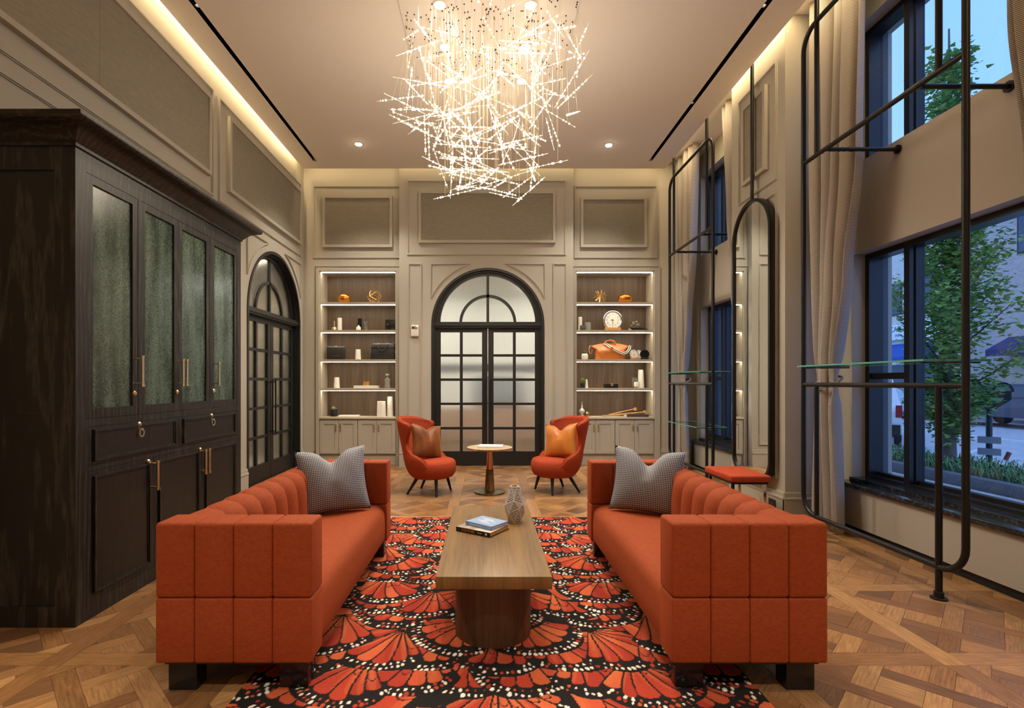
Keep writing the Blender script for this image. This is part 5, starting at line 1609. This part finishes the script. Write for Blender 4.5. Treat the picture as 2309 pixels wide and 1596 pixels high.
# ================================================================== CURTAINS
def curtain(label, xc, edges, ztop, folds, seed, tie_z=1.36):
    """edges(z) -> (y_a, y_b) extent of the cloth"""
    t = thing('curtain', label, 'curtain', (xc, 0, 0))
    rr = random.Random(seed); ph_ = rr.uniform(0, 6)
    def f(u, v):
        z = ztop - v * (ztop - 0.015)
        a, b_ = edges(z)
        w = abs(b_ - a)
        pin = math.exp(-((z - tie_z) / 0.16) ** 2)
        amp = (0.060 * (1 - 0.62 * pin)) * (0.75 + 0.25 * math.sin(ph_ + 2 * v))
        uu = u + 0.012 * math.sin(2 * PI * folds * 0.5 * u + 3 * v)
        y = a + (b_ - a) * uu + 0.010 * math.sin(2 * PI * folds * 2 * u + ph_)
        x = amp * math.sin(2 * PI * folds * u + ph_ + 0.5 * math.sin(2.2 * v)) + 0.018 * math.sin(2 * PI * folds * 0.37 * u + 5 * v)
        x += 0.03 * pin * math.cos(PI * (u - 0.5))
        return (-x, y, z)
    m = MB().grid(int(folds * 18), 60, f, uv=False)
    o = m.build('cloth', M['curtain'], t, smooth=179)
    md = o.modifiers.new('thickness', 'SOLIDIFY'); md.thickness = 0.004
    a, b_ = edges(tie_z)
    c = (a + b_) / 2; w = abs(b_ - a) / 2 + 0.012
    rope = []
    for k in range(48):
        q = 2 * PI * k / 48
        rope.append((0.092 * math.cos(q), c + w * math.sin(q), tie_z - 0.03 - 0.055 * math.cos(q) * -1 * 1.0 + 0.0))
    tb_ = MB()
    for off in (0, PI):
        pth = []
        for k in range(96):
            q = 2 * PI * k / 96; tw = 22 * q + off
            pth.append((0.095 * math.cos(q) + 0.007 * math.cos(tw), c + w * math.sin(q) + 0.004 * math.cos(tw), tie_z + 0.05 * math.cos(q) + 0.007 * math.sin(tw)))
        tb_.tube(pth, 0.0075, 6, closed=True)
    tb_.build('rope_tieback', mat('twisted_rope', (0.30, 0.25, 0.20), 0.7), t, smooth=60)
    return t
def lerp_keys(keys):
    def g(z):
        for (z0, *v0), (z1, *v1) in zip(keys[:-1], keys[1:]):
            if z0 <= z <= z1:
                k = (z - z0) / (z1 - z0); k = k * k * (3 - 2 * k)
                return tuple(p + (q - p) * k for p, q in zip(v0, v1))
        return tuple(keys[0][1:]) if z < keys[0][0] else tuple(keys[-1][1:])
    return g
K1 = [(0.0, 4.86, 4.47), (1.36, 4.80, 4.56), (2.3, 4.82, 4.42), (3.3, 4.84, 4.28), (4.95, 4.86, 4.22)]
curtain('striped tied-back curtain beside the pier with the mirror', 3.14, lerp_keys(K1), 4.945, 4, 1)
KN = [(0.0, 2.52, 2.84), (1.36, 2.52, 2.80), (2.0, 2.50, 2.90), (2.6, 2.49, 2.995), (3.6, 2.48, 3.10), (4.95, 2.46, 3.18)]
curtain('striped tied-back curtain at the end of the rack with one shelf', 3.14, lerp_keys(KN), 4.945, 4, 2)
K2 = [(z, a + 3.42, b_ + 3.40) for z, a, b_ in K1]
curtain('striped tied-back curtain in the corner by the tan holdall shelves', 3.14, lerp_keys(K2), 4.945, 5, 3)
KN2 = [(z, a + 3.66, b_ + 3.45) for z, a, b_ in KN]
curtain('striped curtain peeping out behind the mirror pier', 3.14, lerp_keys(KN2), 4.945, 4, 4)
# ================================================================== CEILING LAMPS
def downlight(label, x, y, watts, deg, group=None, aim=None, z=ZC):
    t = thing('downlight', label, 'ceiling light', (x, y, z), group=group)
    MB().lathe([(0.060, -0.006), (0.064, -0.003), (0.064, -0.0005), (0.051, -0.0005), (0.051, -0.005)], 24).build('trim_ring', M['white'], t, smooth=40)
    MB().lathe([(0.050, -0.003), (0.044, -0.011), (0.024, -0.017), (0.004, -0.018)], 20).build('lens', M['lamp'], t)
    spot_light(t, (0, 0, -0.06), aim or (0, 0, -3), watts, deg)
    return t
DW = 95.0
downlight('recessed ceiling downlight in front of the briefcase shelves', -1.80, 7.22, DW, 110)
downlight('recessed ceiling downlight in front of the holdall shelves', 1.75, 7.25, DW, 110)
k = 0
for y in (4.54, 5.11, 5.69):
    for x in (-0.41, 0.40):
        downlight('recessed spot in the ceiling plate above the chandelier', x, y, 72.0, 125, 'spots above the chandelier', z=ZC - 0.0145)
# added lamps behind the viewpoint; their light bounces off the floor onto the ceiling
for y in (-0.5, -1.5, -2.6):
    for x in (-1.7, 0.0, 1.7):
        downlight('added unseen fill downlight in the ceiling behind the viewpoint', x, y, 170.0, 80, 'added fill downlights behind the viewpoint')
# adjustable heads inside the two slots
for x, s in ((-2.60, 1), (2.51, -1)):
    for y in (1.2, 2.9, 4.6, 6.2):
        t = thing('slot_spotlight', 'adjustable spotlight inside the dark ceiling slot ' + ('over the cabinet' if x < 0 else 'along the windows'), 'ceiling light', (x, y, ZC + 0.02), group='slot spots ' + ('left' if x < 0 else 'right'))
        MB().cyl((0, 0, 0.0), (0, 0, 0.075), 0.022, n=16, cap=False).build('head', M['black_metal'], t, smooth=40)
        MB().lathe([(0.018, 0.045), (0.018, 0.050)], 16).build('lens', M['lamp'], t)
        if x < 0 and y > 6: MB().box(-0.02, 0.02, -0.05, 0.62, 0.030, 0.034).build('reflector', M['chrome'], t)
        spot_light(t, (0, 0, -0.010), (s * 1.6, -0.25, -4.3), 105.0, 62, 0.5)
for x, y in ((-1.80, 7.68), (1.77, 7.68)):
    t = thing('sprinkler_cap', 'flush round sprinkler cap on the ceiling near a downlight', 'sprinkler', (x, y, ZC), group='sprinkler caps')
    MB().lathe([(0.038, -0.004), (0.042, -0.0005), (0.03, -0.0005)], 24).build('cap', M['ceil'], t, smooth=40)
    MB().lathe([(0.044, -0.0016), (0.047, -0.0002), (0.040, -0.0002)], 24).build('ring', M['ceil'], t, smooth=40)

# ================================================================== CHANDELIER
def chandelier():
    t = thing('chandelier', 'cloud chandelier of beaded glass rods hung on fine wires', 'chandelier', (0.03, 5.0, ZC))
    rr = random.Random(21)
    pl = MB().box(-0.80, 0.80, -1.05, 1.05, -0.014, 0.0).build('ceiling_plate', M['ceil'], t)
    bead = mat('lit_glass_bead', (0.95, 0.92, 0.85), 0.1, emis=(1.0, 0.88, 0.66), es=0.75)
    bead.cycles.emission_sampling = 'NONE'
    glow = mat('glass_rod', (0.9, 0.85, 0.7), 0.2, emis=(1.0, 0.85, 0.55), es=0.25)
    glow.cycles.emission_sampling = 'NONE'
    wire = mat('fine_brass_wire', (0.55, 0.44, 0.28), 0.4, metal=0.3, emis=(1.0, 0.8, 0.5), es=0.0)
    wires = MB(); pins = MB()
    zlo, zhi = 3.27 - ZC, 4.66 - ZC
    N_ = 172
    ring = []
    def small_sphere(m, c, r):
        n = 6
        vs = [c + Vector((0, 0, -r))]
        for zz in (-0.5, 0.5):
            for k in range(n):
                a = 2 * PI * (k + (0.5 if zz > 0 else 0)) / n
                q = math.sqrt(1 - zz * zz)
                vs.append(c + Vector((q * r * math.cos(a), q * r * math.sin(a), zz * r)))
        vs.append(c + Vector((0, 0, r)))
        fs = [(0, 1 + (k + 1) % n, 1 + k) for k in range(n)] + [(1 + k, 1 + (k + 1) % n, 7 + k) for k in range(n)] + [(1 + (k + 1) % n, 7 + (k + 1) % n, 7 + k) for k in range(n)] + [(7 + k, 7 + (k + 1) % n, 13) for k in range(n)]
        m.add(vs, fs)
    for i in range(N_):
        v = (i + 0.5) / N_
        z = zlo + (zhi - zlo) * (v ** 0.95)
        Rz = 0.52 + 0.62 * min(1.0, v * 1.7) ** 0.8
        a = rr.uniform(0, 2 * PI); r = Rz * math.sqrt(rr.uniform(0.05, 1.0)) * 0.82
        c = Vector((r * math.cos(a), r * math.sin(a) * 0.92, z + rr.uniform(-0.04, 0.04)))
        L_ = rr.uniform(0.28, 0.66)
        yaw = rr.uniform(0, PI)
        pit = rr.gauss(0, 0.32) if rr.random() < 0.80 else rr.uniform(1.0, 1.5)
        if v < 0.12: pit *= 0.5
        d = Vector((math.cos(yaw) * math.cos(pit), math.sin(yaw) * math.cos(pit), math.sin(pit)))
        p0, p1 = c - d * L_ / 2, c + d * L_ / 2
        top = max(p0.z, p1.z)
        if top > -0.06:
            sh = Vector((0, 0, top + 0.06)); p0 -= sh; p1 -= sh; c -= sh
        rod = MB().cyl(p0, p1, 0.0018, n=4).build('rod', glow, t)
        b = MB()
        nb = int(L_ / 0.043)
        off = rr.uniform(0.0, 0.18)
        for k in range(nb):
            s = off + (0.94 - off) * k / max(1, nb - 1) + rr.uniform(-0.03, 0.03)
            if s > 0.99 or rr.random() < 0.16: continue
            small_sphere(b, p0 + (p1 - p0) * s, rr.uniform(0.0065, 0.0128))
        b.build('bead_strand', bead, rod, smooth=179)['kind'] = 'stuff'
        for s in (0.2, 0.8):
            q = p0 + (p1 - p0) * s
            wires.cyl(q, (max(-0.78, min(0.78, q.x)), max(-1.03, min(1.03, q.y)), -0.014), 0.0008, n=3, cap=False)
            pins.cyl((max(-0.78, min(0.78, q.x)), max(-1.03, min(1.03, q.y)), -0.0145), (max(-0.78, min(0.78, q.x)), max(-1.03, min(1.03, q.y)), -0.022), 0.006, n=6)
    for q in range(5):
        d = bpy.data.lights.new('glow', 'POINT'); d.energy = 9.0; d.color = (1.0, 0.84, 0.64); d.shadow_soft_size = 0.25
        o = bpy.data.objects.new('glow', d)
        o.location = ((0.75 * math.cos(q * 2 * PI / 4), 0.75 * math.sin(q * 2 * PI / 4), -1.25) if q < 4 else (0, 0, -1.45))
        link(o, t)
    w = wires.build('suspension_wires', wire, t); w['kind'] = 'stuff'
    w = pins.build('wire_anchors', M['black_metal'], t); w['kind'] = 'stuff'
    return t
chandelier()

# ================================================================== OUTSIDE: STREET AT DUSK
gnd = MB().box(3.82, 8.35, -20, 60, -0.06, 0.0).build('sidewalk', mat('pavement', (0.62, 0.62, 0.62), 0.8, noise=(6, (0.52, 0.52, 0.52), 0.4, 0.6, (1, 1, 1))))
gnd['kind'] = 'structure'
road = MB().box(8.35, 19.0, -20, 60, -0.18, -0.12).build('road', mat('asphalt', (0.55, 0.555, 0.56), 0.55, noise=(3, (0.46, 0.465, 0.47), 0.4, 0.6, (1, 1, 1)))); road['kind'] = 'structure'
fs2 = MB().box(19.0, 40, -20, 60, -0.16, 0.0).build('far_sidewalk', mat('far_pavement', (0.36, 0.36, 0.37), 0.8)); fs2['kind'] = 'structure'
paint = mat('road_paint', (0.75, 0.75, 0.75), 0.6)
for k in range(7):
    y = 4.2 + k * 2.7
    MB().prism([(8.6, y), (8.72, y), (11.0, y + 1.7), (10.88, y + 1.7)], lambda a, b, d: (a, b, d), -0.12, -0.117).build('bay_line', paint, road)
MB().box(13.4, 13.52, -20, 60, -0.12, -0.117).build('lane_line', paint, road)
plb = thing('planter', 'low granite-kerbed planting bed along the sidewalk', 'planter', (6.85, 8.0, 0))
M['kerb'] = mat('granite_kerb', (0.11, 0.11, 0.12), 0.8, noise=(120, (0.24, 0.24, 0.25), 0.4, 0.7, (1, 1, 1)))
for y0 in (-5.0, -3.0, -1.0, 1.0, 3.0, 5.0):
    MB().rbox(-0.68, -0.53, y0 + 0.004, y0 + 1.996, 0, 0.15, 0.012).build('kerb_stone', M['kerb'], plb, smooth=40)
MB().rbox(0.55, 0.70, -5, 7, 0, 0.15, 0.012).build('back_kerb', M['kerb'], plb, smooth=40)
MB().box(-0.53, 0.55, -5, 7, 0, 0.10).build('soil', mat('soil', (0.05, 0.04, 0.03), 0.9), plb)
gr = MB(); rg_ = random.Random(4)
for k in range(2600):
    bx, by = rg_.uniform(-0.52, 0.54), rg_.uniform(-2.6, 6.5)
    if k % 7: bx = round(bx / 0.18) * 0.18 + rg_.uniform(-0.05, 0.05); by = round(by / 0.22) * 0.22 + rg_.uniform(-0.05, 0.05)
    bx = max(-0.5, min(0.5, bx))
    a = rg_.uniform(0, 2 * PI); L_ = rg_.uniform(0.14, 0.27); w = 0.006
    d = Vector((math.cos(a), math.sin(a), 0)); s = Vector((-d.y, d.x, 0)) * w
    p0 = Vector((bx, by, 0.09)); p1 = p0 + d * L_ * 0.35 + Vector((0, 0, L_ * 0.75)); p2 = p0 + d * L_ * 0.95 + Vector((0, 0, L_ * 0.45))
    gr.add([p0 - s, p0 + s, p1 + s, p1 - s, p2], [(0, 1, 2, 3), (3, 2, 4)])
grass = gr.build('border_grass', mat('border_grass_blade', (0.16, 0.30, 0.11), 0.6)); grass.location = plb.location
tag(grass, 'tufted green border grass filling the planting bed', 'grass', kind='stuff')

M['bark'] = mat('bark', (0.16, 0.13, 0.11), 0.9, bump=(30, 0.6, (1, 1, 0.3)))
M['treeleaf'] = mat('tree_leaf', (0.20, 0.36, 0.09), 0.55, noise=(1.2, (0.40, 0.52, 0.12), 0.4, 0.65, (1, 1, 1)))
def street_tree(label, loc, height, rad, nleaf, seed):
    t = thing('street_tree', label, 'tree', loc)
    r_ = random.Random(seed)
    MB().tube([(0, 0, 0), (0.02, 0.01, 0.5), (0.0, 0.03, 1.6), (0.03, 0.0, 3.2), (0.0, 0.0, height * 0.95)], [0.10, 0.075, 0.06, 0.045, 0.012], 10).build('trunk', M['bark'], t, smooth=60)
    br = MB(); lf = MB()
    tips = []
    for k in range(46):
        z0 = 0.35 + (height * 0.88 - 0.35) * (k / 46.0) + r_.uniform(-0.1, 0.1)
        a = k * 2.4 + r_.uniform(-0.4, 0.4)
        f = z0 / height
        L_ = (rad * (1.2 - 0.85 * f) * (0.55 if z0 > 3.6 else 1.0) * r_.uniform(0.75, 1.1)) * (0.55 if z0 < 0.8 else 1)
        d = Vector((math.cos(a), math.sin(a), 0)); up = r_.uniform(0.7, 1.3)
        p0 = Vector((0, 0, z0)); p1 = p0 + d * L_ * 0.5 + Vector((0, 0, L_ * 0.5 * up)); p2 = p0 + d * L_ + Vector((0, 0, L_ * 1.1 * up))
        br.tube([p0, p1, p2], [0.02, 0.013, 0.005], 5)
        for s in range(10):
            q = s / 9.0
            tips.append(p0 * (1 - q) ** 2 + p1 * 2 * q * (1 - q) + p2 * q * q)
    br.build('branches', M['bark'], t)
    for k in range(nleaf):
        c = r_.choice(tips) + Vector((r_.gauss(0, 0.09), r_.gauss(0, 0.09), r_.gauss(0, 0.12)))
        if c.z > height or c.z < 0.3 or (c.z > 3.6 and r_.random() < 0.5): continue
        s = r_.uniform(0.04, 0.075)
        a = r_.uniform(0, 2 * PI); el = r_.uniform(-0.7, 0.5)
        d = Vector((math.cos(a) * math.cos(el), math.sin(a) * math.cos(el), math.sin(el)))
        w = Vector((-math.sin(a), math.cos(a), r_.uniform(-0.5, 0.5))).normalized()
        n_ = d.cross(w) * 0.2
        # lobed leaf
        lf.add([c, c + (d * 0.45 + w * 0.75 + n_) * s, c + (d * 0.95 + w * 0.35) * s, c + (d * 1.5) * s, c + (d * 0.95 - w * 0.35) * s, c + (d * 0.45 - w * 0.75 + n_) * s],
               [(0, 1, 2), (0, 2, 3), (0, 3, 4), (0, 4, 5)])
    o = lf.build('foliage', M['treeleaf'], t); o['kind'] = 'stuff'
    return t
street_tree('slender leafy street tree in the planting bed outside the window', (6.95, 7.65, 0.10), 6.9, 0.84, 14000, 5)
street_tree('young street tree further along the planting bed', (6.95, 12.6, 0.10), 5.5, 0.8, 1800, 8)

# parking meter
pmx, pmy = 7.75, 7.85
pm_ = thing('parking_meter', 'twin-headed parking meter with green window on a dark post', 'parking meter', (pmx, pmy, 0))
M['meter'] = mat('meter_grey', (0.035, 0.04, 0.045), 0.35, metal=0.3)
MB().cyl((0, 0, 0), (0, 0, 0.98), 0.038, n=16).build('post', M['meter'], pm_, smooth=40)
dmx = Vector((0.72, -0.69, 0)); dmy = Vector((0.69, 0.72, 0))
def pm_pt(a, b, d): q = dmx * a + dmy * d; return (q.x, q.y, b)
MB().prism([(-0.06, 0.94), (0.06, 0.94), (0.24, 1.10), (0.24, 1.22), (-0.24, 1.22), (-0.24, 1.10)], pm_pt, -0.07, 0.07).build('housing', M['meter'], pm_)
MB().prism([(-0.13, 1.06), (0.13, 1.06), (0.16, 1.12), (-0.16, 1.12)], pm_pt, -0.075, -0.065).build('green_window', mat('meter_green', (0.10, 0.42, 0.20), 0.4), pm_)
for s in (-1, 1):
    q = [(s * 0.145 + 0.125 * math.cos(a), 1.21 + 0.15 * math.sin(a)) for a in [PI * k / 14 for k in range(15)]]
    hd = MB().prism(q, pm_pt, -0.06, 0.06).build('meter_head', M['meter'], pm_)
    q = [(s * 0.145 + 0.085 * math.cos(a), 1.225 + 0.105 * math.sin(a)) for a in [PI * k / 14 for k in range(15)]]
    MB().prism(q, pm_pt, -0.066, -0.058).build('head_window', mat('meter_glass', (0.22, 0.27, 0.33), 0.1), hd)
for z in (0.24, 0.42):
    MB().prism([(-0.13, z), (0.13, z), (0.13, z + 0.10), (-0.13, z + 0.10)], pm_pt, -0.05, 0.05).build('post_plate', mat('plate_grey', (0.30, 0.32, 0.35), 0.5), pm_)
MB().cyl((0.13, -0.12, 0.18), (0.16, -0.15, 0.30), 0.03, n=10).build('red_cap', mat('dull_red', (0.30, 0.07, 0.05), 0.5), pm_)

# parked cars
def car(label, loc, rz, body, suv):
    t = thing('parked_car', label, 'car', loc, rz)
    L2, W2 = 2.3, 0.92
    hh = 1.65 if suv else 1.42
    side = [(-L2, 0.35), (-L2, 0.85), (-L2 + 0.15, 1.0), (-L2 + 0.55, hh - 0.05), (-L2 + 0.95, hh), (0.3, hh), (0.95, 1.05), (L2 - 0.25, 0.95), (L2, 0.75), (L2, 0.35)]
    m = MB().prism(side, lambda a, b, d: (a, d, b), -W2, W2)
    m.v = [(p[0], p[1] * (1 - 0.16 * max(0, p[2] - 0.95) / 0.6), p[2]) for p in m.v]
    m.build('body', body, t)
    gl = mat('car_glass', (0.05, 0.07, 0.09), 0.08)
    for s in (-1, 1):
        MB().prism([(-L2 + 0.62, 1.0), (-L2 + 0.85, hh - 0.12), (0.25, hh - 0.12), (0.78, 1.0)], lambda a, b, d: (a, d * (1 - 0.16 * max(0, b - 0.95) / 0.6), b), s * (W2 + 0.004), s * (W2 - 0.03)).build('side_window', gl, t)
    MB().add([(-L2 + 0.16, -0.68, 1.04), (-L2 + 0.16, 0.68, 1.04), (-L2 + 0.50, 0.62, hh - 0.12), (-L2 + 0.50, -0.62, hh - 0.12)], [(0, 1, 2, 3)]).build('rear_window', gl, t)
    MB().box(-L2 - 0.05, -L2 + 0.05, -W2 + 0.02, W2 - 0.02, 0.34, 0.56).build('rear_bumper', M['black'], t)
    MB().box(-L2 - 0.02, -L2 + 0.02, -0.24, 0.24, 0.62, 0.75).build('number_plate', M['whitepaper'], t)
    for s in (-1, 1):
        MB().box(-L2 - 0.012, -L2 + 0.05, s * 0.86 - 0.07, s * 0.86 + 0.04, 0.72, 0.98).build('tail_light', mat('tail_red', (0.35, 0.02, 0.02), 0.2), t)
        for x in (-1.4, 1.4):
            w = MB().cyl((x, s * 0.80, 0.33), (x, s * 0.93, 0.33), 0.33, n=24).build('wheel', M['black'], t, smooth=40)
            MB().cyl((x, s * 0.925, 0.33), (x, s * 0.938, 0.33), 0.20, n=16).build('hub', M['silver'], w)
    return t
car_white = mat('car_white', (0.78, 0.78, 0.78), 0.25, coat=0.5)
car('white car parked by the planting bed with its tail towards the tree', (9.6, 13.3, -0.12), math.radians(52), car_white, True)
car('silver car parked on the far side of the road', (17.6, 22.5, -0.12), math.radians(90), mat('car_silver', (0.45, 0.47, 0.5), 0.25, metal=0.4), False)
car('dark car parked across the road near the purple awning', (17.6, 16.8, -0.12), math.radians(90), mat('car_dark', (0.06, 0.06, 0.08), 0.25), False)

# building across the street
FX = 20.5
def brick_mat(name, c1, c2, mortar):
    m = bpy.data.materials.new(name); m.use_nodes = True
    N = m.node_tree.nodes; L = m.node_tree.links; b = N['Principled BSDF']
    tc = N.new('ShaderNodeTexCoord'); mp = N.new('ShaderNodeMapping'); mp.inputs['Rotation'].default_value = (PI / 2, 0, PI / 2)
    sp = N.new('ShaderNodeSeparateXYZ'); cb = N.new('ShaderNodeCombineXYZ')
    L.new(tc.outputs['Object'], sp.inputs[0]); L.new(sp.outputs['Y'], cb.inputs['X']); L.new(sp.outputs['Z'], cb.inputs['Y'])
    bk_ = N.new('ShaderNodeTexBrick'); bk_.inputs['Scale'].default_value = 3.4
    bk_.inputs['Color1'].default_value = (*c1, 1); bk_.inputs['Color2'].default_value = (*c2, 1); bk_.inputs['Mortar'].default_value = (*mortar, 1)
    bk_.inputs['Mortar Size'].default_value = 0.02
    L.new(cb.outputs[0], bk_.inputs['Vector']); L.new(bk_.outputs['Color'], b.inputs['Base Color']); b.inputs['Roughness'].default_value = 0.85
    return m
bA = thing('shop_building', 'cream brick shop building with sign board and blue awning across the road', 'building', (FX, 27.0, 0))
MB().box(0, 8, -5.0, 10, 0, 10.5).build('facade', brick_mat('cream_brick', (0.74, 0.66, 0.54), (0.64, 0.57, 0.47), (0.55, 0.52, 0.47)), bA)
for k in range(5):
    y = -3.9 + k * 2.8
    w = MB().box(-0.03, 0.05, y - 0.8, y + 0.8, 4.7, 6.3).build('window', M['black'], bA)
    MB().box(-0.05, -0.03, y - 0.74, y - 0.02, 4.76, 6.24).box(-0.05, -0.03, y + 0.02, y + 0.74, 4.76, 6.24).build('pane', mat('far_glass', (0.07, 0.09, 0.12), 0.1), w)
MB().box(-0.06, 0.06, -4.6, 8, 0.3, 2.5).build('shopfront', mat('shop_glass', (0.10, 0.12, 0.15), 0.12), bA)
aw = MB(); aw.prism([(0.0, 3.25), (-1.1, 2.55), (-1.1, 2.35), (0.0, 2.5)], lambda a, b, d: (a, d, b), -3.7, 4.0)
aw.build('awning', mat('blue_canvas', (0.02, 0.09, 0.36), 0.7), bA)
sg = MB().box(-0.16, -0.02, -4.4, 1.6, 3.45, 4.22).build('sign_board', mat('sign_white', (0.80, 0.84, 0.82), 0.5), bA)
TR = (PI / 2, 0, -PI / 2)
def sx_(px): return FX * F / (px - CX)
text_obj('sign_text', 'CAP', 0.36, M['black'], sg, (-0.162, sx_(2029) - 27.0 + 0.1, 3.97), TR, 0.002)
text_obj('sign_text', 'INS', 0.21, M['black'], sg, (-0.162, sx_(2033) - 27.0 + 0.05, 3.66), TR, 0.002)
text_obj('sign_text', 'N', 0.34, M['black'], sg, (-0.162, sx_(2009) - 27.0, 3.97), TR, 0.002)
text_obj('sign_text', 'GE', 0.21, M['black'], sg, (-0.162, sx_(2010) - 27.0, 3.66), TR, 0.002)
for k in range(4):
    y = -4.0 + 1.5 * k
    MB().tube([(-0.02, y, 4.6), (-0.7, y, 4.5), (-0.75, y, 4.4)], 0.02, 6).build('sign_lamp_arm', M['black'], bA)
bB = thing('brick_building', 'brown brick building with dark upper window and purple awning across the road', 'building', (FX - 0.3, 15.5, 0))
MB().box(0, 8, -9.0, 6.4, 0, 12.5).build('facade', brick_mat('brown_brick', (0.52, 0.40, 0.34), (0.42, 0.32, 0.28), (0.48, 0.44, 0.40)), bB)
for k in range(4):
    y = 2.9 - k * 3.2
    for z in (6.2, 9.4):
        w = MB().box(-0.04, 0.05, y - 0.95, y + 0.95, z, z + 1.9).build('window', M['black'], bB)
        MB().box(-0.06, -0.04, y - 0.88, y - 0.03, z + 0.06, z + 1.84).box(-0.06, -0.04, y + 0.03, y + 0.88, z + 0.06, z + 1.84).build('pane', mat('far_glass_b', (0.06, 0.08, 0.11), 0.1), w)
MB().prism([(0.0, 3.1), (-0.9, 2.6), (-0.9, 2.35), (0.0, 2.4)], lambda a, b, d: (a, d, b), -7.0, 4.2).build('awning', mat('purple_canvas', (0.035, 0.03, 0.11), 0.7), bB)
MB().box(-0.05, 0.06, -7, 4.2, 0.35, 2.35).build('shopfront', mat('shop_cream', (0.48, 0.40, 0.30), 0.5), bB)
for k in range(4):
    y = 3.2 - k * 0.9
    f_ = MB().box(-0.09, -0.05, y - 0.33, y + 0.33, 1.45, 1.95).build('picture', M['black'], bB)
    MB().box(-0.095, -0.088, y - 0.28, y + 0.28, 1.5, 1.9).build('picture_sheet', mat('picture_grey', (0.4, 0.38, 0.34), 0.5), f_)
bC = thing('grey_building', 'plain grey building closing the far end of the street', 'building', (FX, 48.0, 0))
MB().box(0, 8, -11.0, 12, 0, 9.5).build('facade', mat('grey_render', (0.40, 0.40, 0.42), 0.8), bC)
for k in range(6):
    y = -9.5 + k * 3.4
    for z in (1.0, 4.2, 7.0):
        w = MB().box(-0.04, 0.05, y - 0.9, y + 0.9, z, z + 1.6).build('window', M['black'], bC)
        MB().box(-0.06, -0.04, y - 0.8, y + 0.8, z + 0.08, z + 1.52).build('pane', mat('far_glass_c', (0.10, 0.13, 0.17), 0.1), w)
